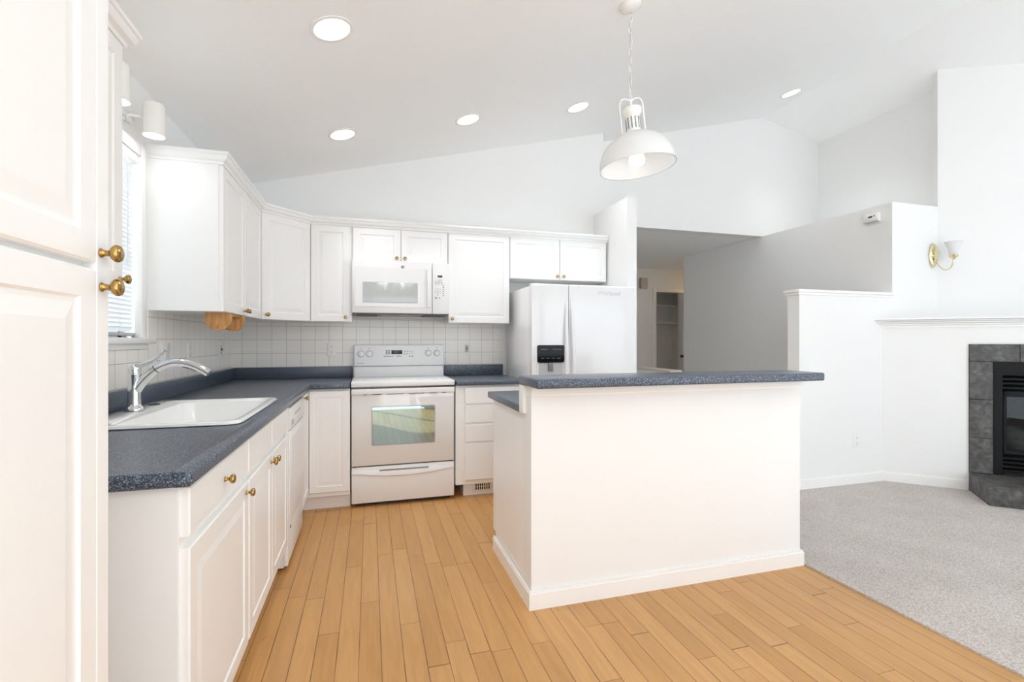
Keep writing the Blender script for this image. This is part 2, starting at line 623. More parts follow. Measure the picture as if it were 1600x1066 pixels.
b = MB(); b.box(-1.2, 2.27, -1.5, 8.1, -0.1, 0.0); struct(b.build('floor', 'wood'))
b = MB()
b.prism([(2.27, -1.5), (6.2, -1.5), (6.2, 8.1), (2.27, 8.1)], -0.1, 0.009)
struct(b.build('floor_carpet', 'carpet'))
b = MB()
poly = [(-1.2, ceil_z(-1.2)), (RIDGE, ceil_z(RIDGE)), (6.1, ceil_z(6.1)), (6.1, 4.1), (-1.2, 4.1)]
b.extrude_xz(poly, -1.52, 4.75)
struct(b.build('ceiling', 'ceiling', smooth=False))

WY0, WY1, WZ0, WZ1 = 1.83, 2.73, 1.235, 2.115      # window over the sink
b = MB()
for (y0, y1, z0, z1) in ((-1.52, WY0, 0, 2.46), (WY1, 4.6, 0, 2.46), (WY0, WY1, 0, WZ0), (WY0, WY1, WZ1, 2.46)):
    b.box(XL - 0.14, XL, y0, y1, z0, z1)
struct(b.build('wall_left', 'wall', smooth=False))
b = MB(); b.extrude_xz([(XL, 0), (2.215, 0), (2.215, ceil_z(2.215) + 0.01), (XL, ceil_z(XL) + 0.01)], YB, YH)
struct(b.build('wall_back', 'wall', smooth=False))
b = MB(); b.box(2.112, 2.205, 3.69, YB, 0, 2.455)
struct(b.build('wall_wing', 'wall', smooth=False))
b = MB(); b.extrude_xz([(2.10, 2.44), (5.30, 2.44), (5.30, ceil_z(5.30) + 0.01), (RIDGE, ceil_z(RIDGE) + 0.01), (2.10, ceil_z(2.10) + 0.01)], YH, YH + 0.14)
struct(b.build('wall_header', 'wall', smooth=False))
b = MB(); b.box(2.06, 6.3, YH + 0.14, 7.4, 2.44, 2.56)
struct(b.build('ceiling_hall', 'ceiling', smooth=False))
b = MB(); b.box(4.39, 5.40, YW, 6.05, 0, 2.44)
struct(b.build('wall_closet', 'wall', smooth=False))
b = MB(); b.box(5.22, 5.34, 3.2, YH, 2.44, ceil_z(5.22) + 0.01)
struct(b.build('wall_right_upper', 'wall', smooth=False))
b = MB(); b.box(3.362, 4.39, YW, YW + 0.115, 0, 1.60)
struct(b.build('wall_half', 'wall', smooth=False))
b = MB()
b.box(3.345, 4.388, YW - 0.012, YW + 0.127, 1.598, 1.618, 0.004)
b.box(3.335, 4.388, YW - 0.022, YW + 0.137, 1.618, 1.643, 0.006)
struct(b.build('trim_1', 'trim'))
# chimney breast over the mantel, angled across the corner
b = MB()
b.prism([(4.95, YW), (5.93, 2.14), (6.1, 2.14), (6.1, 3.45), (5.30, 3.45), (5.225, 3.335)], 1.38, lambda x, y: ceil_z(x) + 0.01)
struct(b.build('wall_chimney', 'wall', smooth=False))
b = MB(); b.box(XR, XR + 0.14, -1.52, 3.4, 0, ceil_z(XR) + 0.02)
struct(b.build('wall_right', 'wall', smooth=False))
# wall behind the photographer; its windows and gable opening are added for light
b = MB()
xs = [(-1.2, -0.95, 0, 2.4), (-0.95, 0.95, 2.05, 2.4), (0.95, 1.25, 0, 2.4), (1.25, 2.15, 0, 0.55), (1.25, 2.15, 1.95, 2.4), (2.15, 2.55, 0, 2.4), (2.55, 5.75, 0, 0.12), (2.55, 5.75, 1.95, 2.4), (5.75, 6.06, 0, 2.4)]
for (x0, x1, z0, z1) in xs:
    b.box(x0, x1, REAR_Y - 0.12, REAR_Y, z0, z1)
b.extrude_xz([(-1.2, 2.4), (1.6, 2.4), (1.6, ceil_z(1.6) + 0.01), (-1.2, ceil_z(-1.2) + 0.01)], REAR_Y - 0.12, REAR_Y)
b.extrude_xz([(5.75, 2.4), (6.06, 2.4), (6.06, ceil_z(6.06) + 0.01), (5.75, ceil_z(5.75) + 0.01)], REAR_Y - 0.12, REAR_Y)
b.extrude_xz([(1.6, ceil_z(1.6) - 0.2), (RIDGE, ceil_z(RIDGE) - 0.2), (5.75, ceil_z(5.75) - 0.2), (5.75, ceil_z(5.75) + 0.01), (RIDGE, ceil_z(RIDGE) + 0.01), (1.6, ceil_z(1.6) + 0.01)], REAR_Y - 0.12, REAR_Y)
struct(b.build('wall_rear', 'wall', smooth=False))
b = MB()
for x in (-0.95, -0.03, 0.89):
    b.box(x, x + 0.06, REAR_Y - 0.10, REAR_Y - 0.04, 0.02, 2.05)
for x in (2.55, 3.60, 4.65, 5.70):
    b.box(x, x + 0.05, REAR_Y - 0.10, REAR_Y - 0.04, 0.12, 1.95)
struct(b.build('window_2', 'trim'))
b = MB(); b.extrude_xz([(1.3, ceil_z(1.3)), (RIDGE, ceil_z(RIDGE)), (6.5, ceil_z(6.5)), (6.5, ceil_z(6.5) + 0.15), (RIDGE, ceil_z(RIDGE) + 0.15), (1.3, ceil_z(1.3) + 0.15)], REAR_Y - 1.55, REAR_Y - 0.13)  # unseen slab added to keep direct sun out of the gable opening
struct(b.build('added_sun_shade', 'trim', smooth=False))
b = MB(); b.box(-8, 12, -12, -1.55, -0.25, -0.15)  # unseen ground, made near white to bounce light up to the ceiling
struct(b.build('bounce_ground', mat('bounce_ground_white', srgb(236, 236, 234), 0.9, bump=0.3, bscale=20)))

# hall behind
HF = 7.18
b = MB()
for (x0, x1, z0, z1) in ((2.06, 4.66, 0, 2.44), (4.66, 5.24, 2.05, 2.44), (5.24, 6.3, 0, 2.44)):
    b.box(x0, x1, HF, HF + 0.11, z0, z1)
b.box(4.5, 5.6, HF + 0.75, HF + 0.85, 0, 2.44)
b.box(4.40, 4.50, HF + 0.11, HF + 0.85, 0, 2.44)
b.box(5.5, 5.6, HF + 0.11, HF + 0.85, 0, 2.44)
b.box(4.4, 5.6, HF + 0.11, HF + 0.85, 2.44, 2.5)
struct(b.build('wall_hall', 'wall', smooth=False))
b = MB(); b.box(2.06, 2.20, YH + 0.0, HF, 0, 2.44); struct(b.build('wall_hall_side', 'wall', smooth=False))
b = MB(); b.box(6.2, 6.3, 6.0, HF, 0, 2.44); b.box(5.40, 6.3, 5.95, 6.05, 0, 2.44); struct(b.build('wall_hall_end', 'wall', smooth=False))
b = MB()
b.box(4.595, 4.66, HF - 0.016, HF + 0.02, 0, 2.11, 0.004)
b.box(4.66, 5.24, HF - 0.0155, HF + 0.02, 2.05, 2.109, 0.004)
b.box(5.24, 5.305, HF - 0.016, HF + 0.02, 0, 2.11, 0.004)
struct(b.build('trim_2', 'trim'))
b = MB(); b.box(2.68, 2.79, 3.9, 6.4, 0, 0.925)
struct(b.build('wall_stair', 'wall', smooth=False))
b = MB(); b.box(2.67, 2.80, 3.88, 6.4, 0.925, 0.948, 0.006)
struct(b.build('trim_3', 'beige'))
b = MB(); b.box(5.075, 5.11, 6.80, HF - 0.018, 0.01, 2.03, 0.003)
d = struct(b.build('door_1', 'trim'))
b = MB(); b.lathe([(0.010, 0), (0.010, 0.02), (0.024, 0.03), (0.026, 0.045), (0.016, 0.055)], 16, Matrix.Translation((5.075, 7.0, 0.965)) @ Matrix.Rotation(-PI / 2, 4, 'Y'))
b.build('door_knob', 'black', d)

# baseboards
def board(name, pts, h=0.09, t=0.013, mt='trim'):
    """a board along the polyline, t thick to its left-hand side's opposite (towards the room)"""
    b = MB()
    for (p, q) in zip(pts, pts[1:]):
        d = Vector((q[0] - p[0], q[1] - p[1])).normalized()
        n = Vector((d.y, -d.x))
        poly = [p, q, (q[0] + n.x * t, q[1] + n.y * t), (p[0] + n.x * t, p[1] + n.y * t)]
        b.prism(poly, 0.0, h - 0.008)
        t2 = t * 0.6
        b.prism([p, q, (q[0] + n.x * t2, q[1] + n.y * t2), (p[0] + n.x * t2, p[1] + n.y * t2)], h - 0.008, h)
    return struct(b.build(name, mt, smooth=False))
S2 = math.sqrt(0.5)
board('baseboard_half_wall', [(3.35, YW), (FX0, YW)])
board('baseboard_fireplace', [(FX0, YW), (FX0 + 0.558 * S2, YW - 0.558 * S2)])
board('baseboard_closet', [(4.39, 6.05), (4.39, YW + 0.12)])

# window over the sink
b = MB()
cw = 0.055
b.box(XL - 0.12, XL + 0.014, WY0 - cw * 0.3, WY0 + 0.012, WZ0 - 0.01, WZ1 + 0.01, 0.003)
b.box(XL - 0.12, XL + 0.014, WY1 - 0.012, WY1 + 0.045, WZ0 - 0.01, WZ1 + 0.05, 0.003)
b.box(XL - 0.12, XL + 0.0135, WY0 + 0.0125, WY1 - 0.0125, WZ1 - 0.012, WZ1 + 0.049, 0.003)
win = struct(b.build('window_1', 'trim'))
b = MB(); b.box(XL - 0.12, XL + 0.045, WY0 - 0.03, WY1 + 0.075, WZ0 - 0.028, WZ0, 0.007)
b.box(XL, XL + 0.018, WY0 - 0.02, WY1 + 0.05, WZ0 - 0.055, WZ0 - 0.028, 0.004)
b.build('window_sill', 'trim', win)
b = MB()
for (y0, y1, z0, z1) in ((WY0, WY0 + 0.04, WZ0, WZ1), (WY1 - 0.045, WY1, WZ0, WZ1), (WY0, WY1, WZ0, WZ0 + 0.04), (WY0, WY1, WZ1 - 0.04, WZ1), (WY0, WY1, 1.66, 1.70)):
    b.box(XL - 0.11, XL - 0.07, y0, y1, z0, z1, 0.003)
b.build('window_sash', 'trim', win)
b = MB(); b.box(XL - 0.094, XL - 0.088, WY0 + 0.03, WY1 - 0.03, WZ0 + 0.03, WZ1 - 0.03)
b.build('window_pane', 'pane', win)

# tiles on the walls between counter and wall cabinets
b = MB(); b.box(XL + 0.008, 1.178, YB - 0.008, YB, 0.90, 1.40)
struct(b.build('wall_tile_back', 'tile_back', smooth=False))
b = MB()
b.box(XL, XL + 0.008, 1.30, YB, 0.90, WZ0 - 0.056)
b.box(XL, XL + 0.008, WY1 + 0.076, YB, WZ0 - 0.056, 1.40)
struct(b.build('wall_tile_left', 'tile_left', smooth=False))

# ------------------------------------------------------------------ cabinet pieces (local: front faces -y, x to its right)
def panel_front(x, z, w, h, y=0.0, t=0.02, raised=True, stile=0.052):
    """front slab or raised-panel door with its back at local y, lower-left corner x, z"""
    b = MB()
    def ring(i, yy):
        return [(x + i, yy, z + i), (x + w - i, yy, z + i), (x + w - i, yy, z + h - i), (x + i, yy, z + h - i)]
    f = y - t
    loops = [ring(0, y), ring(0, f + 0.004), ring(0.004, f)]
    if raised:
        s = min(stile, w * 0.24, h * 0.24)
        loops += [ring(s, f), ring(s + 0.004, f + 0.0045), ring(s + 0.011, f + 0.0045), ring(s + 0.036, f + 0.0008)]
    b.loft(loops)
    return b

KN = [(0.0075, 0), (0.0075, 0.002), (0.0055, 0.004), (0.0045, 0.010), (0.0052, 0.013), (0.010, 0.016), (0.0135, 0.020), (0.0142, 0.0235), (0.0125, 0.0275), (0.007, 0.0300)]
KNOB_ME = None
def knob(parent, x, y, z, name='knob'):
    """brass knob standing out of a front, local coordinates of the parent"""
    global KNOB_ME
    if KNOB_ME is None:
        b = MB(); b.lathe(KN, 20, Matrix.Rotation(PI / 2, 4, 'X'))
        o = b.build(name, 'brass', parent)
        KNOB_ME = o.data
    else:
        o = bpy.data.objects.new(name, KNOB_ME)
        COL.objects.link(o)
        o.parent = parent
    o.location = (x, y, z)
    return o

RIGHT = PI / 2                                     # faces +x: local x -> world +y
def front(parent, kind, x, z, w, h, knob_at=None, raised=True, y=0.0, stile=0.052):
    o = panel_front(x, z, w, h, y, raised=raised, stile=stile).build(kind, 'cab', parent, smooth=False)
    if knob_at:
        knob(o, knob_at[0], y - 0.0195, knob_at[1])
    return o

def wall_cabinet(name, label, loc, rz, w, h, d, doors, cat='wall cabinet', group=None, body=None):
    t = thing(name, label, cat, loc, rz, group)
    b = MB()
    b.box(0, w, 0, d, 0, h, 0.0015, 1)
    b.build('cabinet_body', 'cab', t, smooth=False)
    for (x, z, dw, dh, kx, kz) in doors:
        front(t, 'door', x, z, dw, dh, (kx, kz))
    return t

UB, UT = 1.372, 2.130
# the run over the range: door fronts at y 4.025
UY = 4.045
UD = YB - 0.002 - UY
H = UT - UB
wall_cabinet('wall_cabinet', 'narrow one-door white wall cabinet between the corner cabinet and the microwave', (-0.443, UY, UB), 0, 0.306, H, UD,
             [(0.004, 0.0, 0.290, H - 0.004, 0.262, 0.035)])
MWZ = 1.853
wall_cabinet('wall_cabinet', 'low two-door white wall cabinet above the microwave', (-0.135, UY, MWZ), 0, 0.762, UT - MWZ, UD,
             [(0.006, 0.006, 0.370, UT - MWZ - 0.012, 0.345, 0.036), (0.380, 0.006, 0.376, UT - MWZ - 0.012, 0.410, 0.036)])
wall_cabinet('wall_cabinet', 'wide one-door white wall cabinet between microwave and refrigerator', (0.629, UY, UB), 0, 0.535, H, UD,
             [(0.003, 0.0, 0.529, H - 0.004, 0.032, 0.035)])
wall_cabinet('wall_cabinet', 'low two-door white wall cabinet above the refrigerator', (1.166, UY, 1.765), 0, 0.926, UT - 1.765, UD,
             [(0.003, 0.0, 0.460, UT - 1.765 - 0.004, 0.436, 0.030), (0.468, 0.0, 0.455, UT - 1.765 - 0.004, 0.497, 0.030)])
# left wall: between the window and the corner
LX = -0.745
LD = LX - XL - 0.002
wall_cabinet('wall_cabinet', 'two-door white wall cabinet beside the window, paper towel holder under it', (LX, 2.802, UB), RIGHT, 0.930, H, LD,
             [(0.010, 0.0, 0.452, H - 0.004, 0.436, 0.030), (0.468, 0.0, 0.452, H - 0.004, 0.490, 0.030)])
# angled corner cabinet
t = thing('corner_wall_cabinet', 'white corner wall cabinet with one angled door', 'wall cabinet', (LX, 3.736, UB), 0)
ang = math.atan2(UY - 3.736, -0.445 - LX)
b = MB()
b.prism([(0, 0), (-0.445 - LX, UY - 3.736), (-0.445 - LX, YB - 0.003 - 3.736), (XL + 0.003 - LX, YB - 0.003 - 3.736), (XL + 0.003 - LX, 0)], 0, H)
b.build('cabinet_body', 'cab', t, smooth=False)
wd = math.hypot(UY - 3.736, -0.445 - LX)
dd = panel_front(0.012, 0.0, wd - 0.024, H - 0.004).build('door', 'cab', t, smooth=False)
dd.rotation_euler = (0, 0, ang)
knob(dd, 0.045, -0.0195, 0.035)
# wall cabinet over the near end of the counter, on the pantry's side of the window
wall_cabinet('wall_cabinet', 'white wall cabinet next to the tall pantry, on the near side of the window', (LX, 1.00, UB), RIGHT, 0.762, H, LD,
             [(0.006, 0.0, 0.372, H - 0.004, 0.345, 0.035), (0.384, 0.0, 0.372, H - 0.004, 0.735, 0.035)])

# crown moulding along the tops: profile steps out and up
def crown(name, pts, z0=UT - 0.004):
    """pts: the cabinet faces in plan, room on the right-hand side of the way"""
    prof = [(0.0, 0.0), (0.006, 0.0), (0.008, 0.012), (0.022, 0.020), (0.030, 0.040), (0.036, 0.044), (0.036, 0.058), (-0.02, 0.058)]
    nrm = []
    for p, q in zip(pts, pts[1:]):
        d = Vector((q[0] - p[0], q[1] - p[1])).normalized()
        nrm.append(Vector((d.y, -d.x)))
    loops = []
    for i, p in enumerate(pts):
        if i == 0: m = nrm[0]; k = 1.0
        elif i == len(pts) - 1: m = nrm[-1]; k = 1.0
        else:
            m = (nrm[i - 1] + nrm[i]).normalized()
            k = 1.0 / max(0.3, m.dot(nrm[i]))
        loops.append([(p[0] + m.x * k * o, p[1] + m.y * k * o, z0 + h) for o, h in prof])
    b = MB(); b.loft(loops)
    return struct(b.build(name, 'cab', smooth=False))
dl = 0.018
crown('trim_4', [(XL + 0.005, 2.802), (LX + dl, 2.802), (LX + dl, 3.736 - 0.008), (-0.445 + 0.008, UY - dl), (2.095, UY - dl)])
crown('trim_5', [(LX + dl, 1.005), (LX + dl, 1.764), (XL + 0.005, 1.764)])

# ------------------------------------------------------------------ tall pantry at the near end
PX = -0.435
t = thing('pantry_cabinet', 'tall white pantry cabinet with two stacked doors and brass knobs', 'pantry', (PX, 0.30, 0), RIGHT)
b = MB()
b.box(0, 0.685, 0.0, -XL + PX - 0.003, 0.0, 2.35, 0.001, 1)
b.box(0.621, 0.656, -0.02, 0, 0.10, 2.35, 0.001, 1)
b.build('cabinet_body', 'cab', t, smooth=False)
o = panel_front(0.02, 1.343, 0.601, 0.99, stile=0.045).build('door', 'cab', t, smooth=False)
knob(o, 0.632, -0.0195, 1.3615)
o = panel_front(0.02, 0.12, 0.601, 1.2135, stile=0.045).build('door', 'cab', t, smooth=False)
knob(o, 0.634, -0.0195, 1.307)

# ------------------------------------------------------------------ base cabinets on the window side
BX = -0.435                                        # cabinet face, doors stand 2 cm proud
BD = BX - XL - 0.012
CT = 0.876
def base_cabinet(name, label, loc, rz, w, d, doors=(), drawers=(), kick=True, hollow=False):
    t = thing(name, label, 'base cabinet', loc, rz)
    b = MB()
    if hollow:
        b.box(0, 0.018, 0.019, d - 0.012, 0.124, CT - 0.002)
        b.box(w - 0.018, w, 0.019, d - 0.012, 0.124, CT - 0.002)
        b.box(0, w, 0, d, 0.105, 0.123)
        b.box(0, w, d - 0.011, d, 0.124, CT - 0.002)
        b.box(0, w, 0, 0.018, 0.124, CT - 0.002)
    else:
        b.box(0, w, 0, d, 0.105, CT - 0.002, 0.001, 1)
    b.build('cabinet_body', 'cab', t, smooth=False)
    if kick:
        b = MB(); b.box(0.0, w, 0.065, 0.08, 0.0, 0.104)
        b.box(0.0, 0.016, 0.08, d, 0.0, 0.104)
        b.box(w - 0.016, w, 0.08, d, 0.0, 0.104)
        b.build('toe_kick', 'cab', t, smooth=False)
    for (x, z, dw, dh, kx, kz) in doors:
        front(t, 'door', x, z, dw, dh, (kx, kz) if kx is not None else None)
    for (x, z, dw, dh, kx, kz) in drawers:
        front(t, 'drawer', x, z, dw, dh, (kx, kz) if kx is not None else None, raised=False)
    return t
Y0 = 1.322
base_cabinet('base_cabinet', 'white base cabinet at the free counter end, one drawer over one door', (BX, Y0, 0), RIGHT, 0.600, BD,
             [(0.012, 0.142, 0.585, 0.580, 0.560, 0.690)], [(0.012, 0.750, 0.578, 0.118, 0.301, 0.808)])
Y1 = Y0 + 0.602
base_cabinet('sink_base_cabinet', 'white two-door base cabinet under the sink, two blank drawer fronts', (BX, Y1, 0), RIGHT, 0.858, BD,
             [(0.012, 0.142, 0.418, 0.580, 0.400, 0.690), (0.436, 0.142, 0.412, 0.580, 0.468, 0.690)],
             [(0.004, 0.750, 0.420, 0.118, None, None), (0.436, 0.750, 0.412, 0.118, None, None)], hollow=True)
# dishwasher
Y2 = Y1 + 0.860
t = thing('dishwasher', 'white dishwasher under the counter, between sink and corner', 'dishwasher', (BX, Y2, 0), RIGHT)
b = MB()
b.box(0.004, 0.60, 0.0, BD, 0.02, 0.868, 0.001, 1)
b.box(0.0, 0.026, -0.02, 0.0, 0.03, 0.868, 0.002, 1)
b.build('dishwasher_body', 'appl', t, smooth=False)
b = MB()
b.box(0.032, 0.596, -0.026, 0.0, 0.235, 0.735, 0.004)
b.box(0.06, 0.57, -0.0285, -0.026, 0.40, 0.70, 0.002, 1)
dw = b.build('door', 'appl', t)
b = MB(); b.box(0.032, 0.596, -0.026, 0.0, 0.742, 0.860, 0.004)
cp = b.build('control_panel', 'appl', t)
b = MB()
b.loft([[(0.11 + 0.035 * math.cos(a), y, 0.775 + 0.016 * math.sin(a)) for a in [2 * PI * i / 20 for i in range(20)]] for y in (-0.026, -0.030)])
b.build('dial', 'palegrey', cp)
b = Pieces()
for i in range(5):
    b.box(0.20 + i * 0.05, 0.23 + i * 0.05, -0.0275, -0.0255, 0.80, 0.815)
b.build('button', 'palegrey', cp)
b = MB(); b.box(0.032, 0.596, -0.018, 0.0, 0.03, 0.225, 0.003)
b.build('kick_panel', 'appl', t)
b = MB(); b.box(0.030, 0.036, -0.030, -0.026, 0.218, 0.236, 0.001); b.build('latch', 'darkgrey', t)

# corner cabinet with the two doors meeting in the angle
FY = 3.705                                         # cabinet face of the run along the back wall
Y3 = Y2 + 0.603
t = thing('corner_base_cabinet', 'white corner base cabinet whose two doors meet at a right angle', 'base cabinet', (BX, FY, 0), 0)
b = MB()
b.prism([(0, Y3 - FY), (0, 0), (-0.138 - BX, 0), (-0.138 - BX, YB - 0.012 - FY), (XL + 0.012 - BX, YB - 0.012 - FY), (XL + 0.012 - BX, Y3 - FY)], 0.105, CT - 0.002)
b.build('cabinet_body', 'cab', t, smooth=False)
b = MB()
b.box(-0.055, -0.138 - BX, 0.062, 0.075, 0.0, 0.104)
b.box(-0.055, -0.042, Y3 - FY, 0.062, 0.0, 0.104)
b.build('toe_kick', 'cab', t, smooth=False)
front(t, 'door', 0.024, 0.135, -0.143 - BX - 0.024, 0.728, None, stile=0.045)
o = panel_front(0.0, 0.135, FY - 0.004 - Y3, 0.728, stile=0.045).build('door', 'cab', t, smooth=False)
o.rotation_euler = (0, 0, RIGHT)
o.location = (0, Y3 - FY, 0)
knob(o, 0.03, -0.0195, 0.845)

# drawers beside the refrigerator
t = base_cabinet('drawer_base_cabinet', 'white base cabinet of four drawers between range and refrigerator', (0.636, FY, 0), 0, 0.542, YB - 0.012 - FY,
                 [], [(0.072, 0.731, 0.448, 0.128, 0.31, 0.795), (0.072, 0.584, 0.448, 0.132, 0.31, 0.65), (0.072, 0.437, 0.448, 0.132, 0.31, 0.503), (0.072, 0.139, 0.448, 0.282, 0.31, 0.28)], kick=False)
b = MB()
b.box(0.072, 0.542, 0.062, 0.077, 0.0, 0.104)
b.box(0.072, 0.088, 0.077, 0.5, 0.0, 0.104)
b.build('toe_kick', 'cab', t, smooth=False)
t = thing('floor_register', 'slotted white air register in the toe kick under the four drawers', 'vent', (0.865, FY + 0.062, 0.024))
b = MB(); b.box(-0.085, 0.085, -0.005, 0.0, 0.0, 0.075, 0.002); b.build('frame', 'plastic', t)
b = MB()
for i in range(7):
    for j in range(2):
        b.box(-0.060 + i * 0.0175, -0.050 + i * 0.0175, -0.0056, -0.0045, 0.014 + j * 0.025, 0.036 + j * 0.025)
b.build('slot', 'black', t)

# ------------------------------------------------------------------ countertops
CTOP = 0.914
CFX = -0.400                                       # front edge, window side
CFY = 3.662                                        # front edge, back run
SX0, SX1, SY0, SY1 = -1.005, -0.455, 1.965, 2.765  # sink outline
HX0, HX1, HY0, HY1 = SX0 + 0.018, SX1 - 0.018, SY0 + 0.018, SY1 - 0.018
def nose(b, x0, x1, y0, y1, z0, z1):
    b.box(x0, x1, y0, y1, z0, z1, 0.012, 3)
t = thing('countertop', 'speckled blue-grey corner worktop around the white sink', 'countertop', (XL, 1.30, CT))
b = MB()
W0 = XL + 0.010
CL = CT + 0.001
b.box(W0, HX0, 1.31, YB - 0.010, CL, CTOP)
b.box(HX0, HX1, 1.31, HY0, CL, CTOP)
b.box(HX0, HX1, HY1, YB - 0.010, CL, CTOP)
b.box(HX1, CFX - 0.012, 1.31, YB - 0.010, CL, CTOP)
b.box(CFX - 0.012, -0.139, CFY + 0.012, YB - 0.010, CL, CTOP)
nose(b, CFX - 0.05, CFX, 1.295, CFY + 0.03, CT, CTOP + 0.0006)
nose(b, W0, CFX - 0.010, 1.2954, 1.345, CT + 0.0004, CTOP + 0.0003)
nose(b, CFX - 0.03, -0.139, CFY, CFY + 0.05, CT + 0.0004, CTOP + 0.0003)
b.build('worktop', 'lam', t, world=True)
b = MB()
b.box(XL + 0.009, XL + 0.030, 1.30, YB - 0.031, CTOP, 1.006, 0.005)
b.box(XL + 0.010, -0.139, YB - 0.030, YB - 0.009, CTOP, 1.006, 0.005)
b.build('upstand', 'lam', t, world=True)
t = thing('countertop', 'short speckled blue-grey worktop between range and refrigerator', 'countertop', (0.63, CFY, CT))
b = MB()
b.box(0.634, 1.180, CFY + 0.012, YB - 0.010, CT + 0.001, CTOP)
nose(b, 0.634, 1.180, CFY, CFY + 0.05, CT, CTOP + 0.0006)
b.build('worktop', 'lam', t, world=True)
b = MB(); b.box(0.634, 1.180, YB - 0.030, YB - 0.009, CTOP, 1.006, 0.005); b.build('upstand', 'lam', t, world=True)

# ------------------------------------------------------------------ sink and tap
t = thing('kitchen_sink', 'white porcelain sink set into the speckled counter', 'sink', (SX0, SY0, CTOP))
b = MB()
z = CTOP
BXa, BXb, BYa, BYb = SX0 + 0.125, SX1 - 0.040, SY0 + 0.045, SY1 - 0.045
b.loft([rrect(SX0 + 0.004, SX1 - 0.004, SY0 + 0.004, SY1 - 0.004, 0.045, z + 0.0012), rrect(SX0, SX1, SY0, SY1, 0.05, z + 0.004),
        rrect(SX0 + 0.004, SX1 - 0.004, SY0 + 0.004, SY1 - 0.004, 0.048, z + 0.012), rrect(SX0 + 0.012, SX1 - 0.012, SY0 + 0.012, SY1 - 0.012, 0.045, z + 0.015),
        rrect(BXa - 0.012, BXb + 0.012, BYa - 0.012, BYb + 0.012, 0.07, z + 0.013), rrect(BXa, BXb, BYa, BYb, 0.07, z + 0.003),
        rrect(BXa + 0.012, BXb - 0.012, BYa + 0.012, BYb - 0.012, 0.07, z - 0.12), rrect(BXa + 0.04, BXb - 0.04, BYa + 0.04, BYb - 0.04, 0.06, z - 0.16)], cap0=False)
b.build('basin', 'porcelain', t, world=True)
b = MB(); b.lathe([(0.036, 0), (0.038, 0.002), (0.03, 0.006), (0.012, 0.003)], 24, Matrix.Translation(((BXa + BXb) / 2, (BYa + BYb) / 2, z - 0.160)))
b.build('drain', 'chrome', t, world=True)
b = MB(); b.lathe([(0.024, 0), (0.024, 0.003), (0.018, 0.006)], 24, Matrix.Translation((-0.948, 2.585, z + 0.0142)))
b.build('hole_cover', 'darkgrey', t, world=True)
TX, TY = -0.945, 2.385
t = thing('kitchen_faucet', 'chrome pull-out faucet with a lever, standing at the back of the sink', 'faucet', (TX, TY, CTOP + 0.0155))
b = MB()
b.lathe([(0.036, 0), (0.036, 0.005), (0.031, 0.014), (0.0255, 0.020), (0.0245, 0.03), (0.0225, 0.10), (0.0240, 0.145), (0.0250, 0.150), (0.0250, 0.153), (0.0235, 0.156), (0.0235, 0.170), (0.018, 0.184), (0.006, 0.190)], 28)
b.build('body', 'chrome', t)
def bez(p, n=18):
    out = []
    for i in range(n + 1):
        u = i / n
        q = [Vector(v) for v in p]
        while len(q) > 1:
            q = [a.lerp(c, u) for a, c in zip(q, q[1:])]
        out.append(q[0])
    return out
b = MB()
sp = bez([(0.006, 0, 0.085), (0.075, 0, 0.205), (0.165, 0, 0.235), (0.275, 0, 0.150)], 22)
b.tube(sp, [0.0205 - 0.004 * min(1, i / 8) + (0.006 * max(0, i - 15) / 7) for i in range(23)], 16, squash=[1.0] * 15 + [1 - 0.04 * k for k in range(8)])
so = b.build('spout', 'chrome', t)
b = MB()
q = sp[7]; d_ = (sp[8] - sp[6]).normalized()
b.tube([q - d_ * 0.0015, q + d_ * 0.0015], 0.0178, 16)
b.build('ring', 'black', so)
b = MB()
for i in (15, 16, 17, 18):
    pass
b.tube([sp[15] + Vector((0, 0, -0.0155)), sp[17] + Vector((0, 0, -0.0165)), sp[19] + Vector((0, 0, -0.0165))], 0.0045, 8)
b.build('spray_button', 'black', so)
b = MB()
lv = bez([(0.0, 0, 0.170), (0.02, 0, 0.205), (0.06, 0, 0.185), (0.09, 0, 0.225), (0.112, 0, 0.250)], 16)
b.tube(lv, [0.014 - 0.0075 * min(1, i / 10) + 0.0035 * max(0, i - 12) / 4 for i in range(17)], 12)
b.build('lever', 'chrome', t)

# ------------------------------------------------------------------ range
RX0, RX1 = -0.132, 0.628
RW = RX1 - RX0
RF = 3.700                                         # face of the oven door
t = thing('electric_range', 'white freestanding electric range with glass oven door', 'range', (RX0, RF, 0))
b = MB(); b.box(0.004, RW - 0.004, 0.035, 0.60, 0.03, 0.895, 0.002, 1)
for fx in (0.05, RW - 0.05):
    for fy in (0.10, 0.52):
        b.box(fx - 0.02, fx + 0.02, fy - 0.02, fy + 0.02, 0.0, 0.03)
b.build('range_body', 'appl', t, smooth=False)
b = MB(); b.box(0.0, RW, -0.012, 0.56, 0.882, 0.920, 0.007)
ck = b.build('cooktop', 'appl', t)
b = MB(); b.box(0.006, RW - 0.006, 0.0, 0.05, 0.8685, 0.8815); b.build('lip_gap_shade', 'black', t, smooth=False)  # black strip put in for the dark under the cooktop lip
b = MB(); b.box(0.03, RW - 0.03, 0.05, 0.06, 0.002, 0.0295); b.build('kick_gap_shade', 'black', t, smooth=False)  # black board standing in for the dark gap below the range
b = MB(); b.box(0.03, RW - 0.03, 0.03, 0.53, 0.9195, 0.9215, 0.001); gl = b.build('glass_top', 'appl', ck)
b = MB()
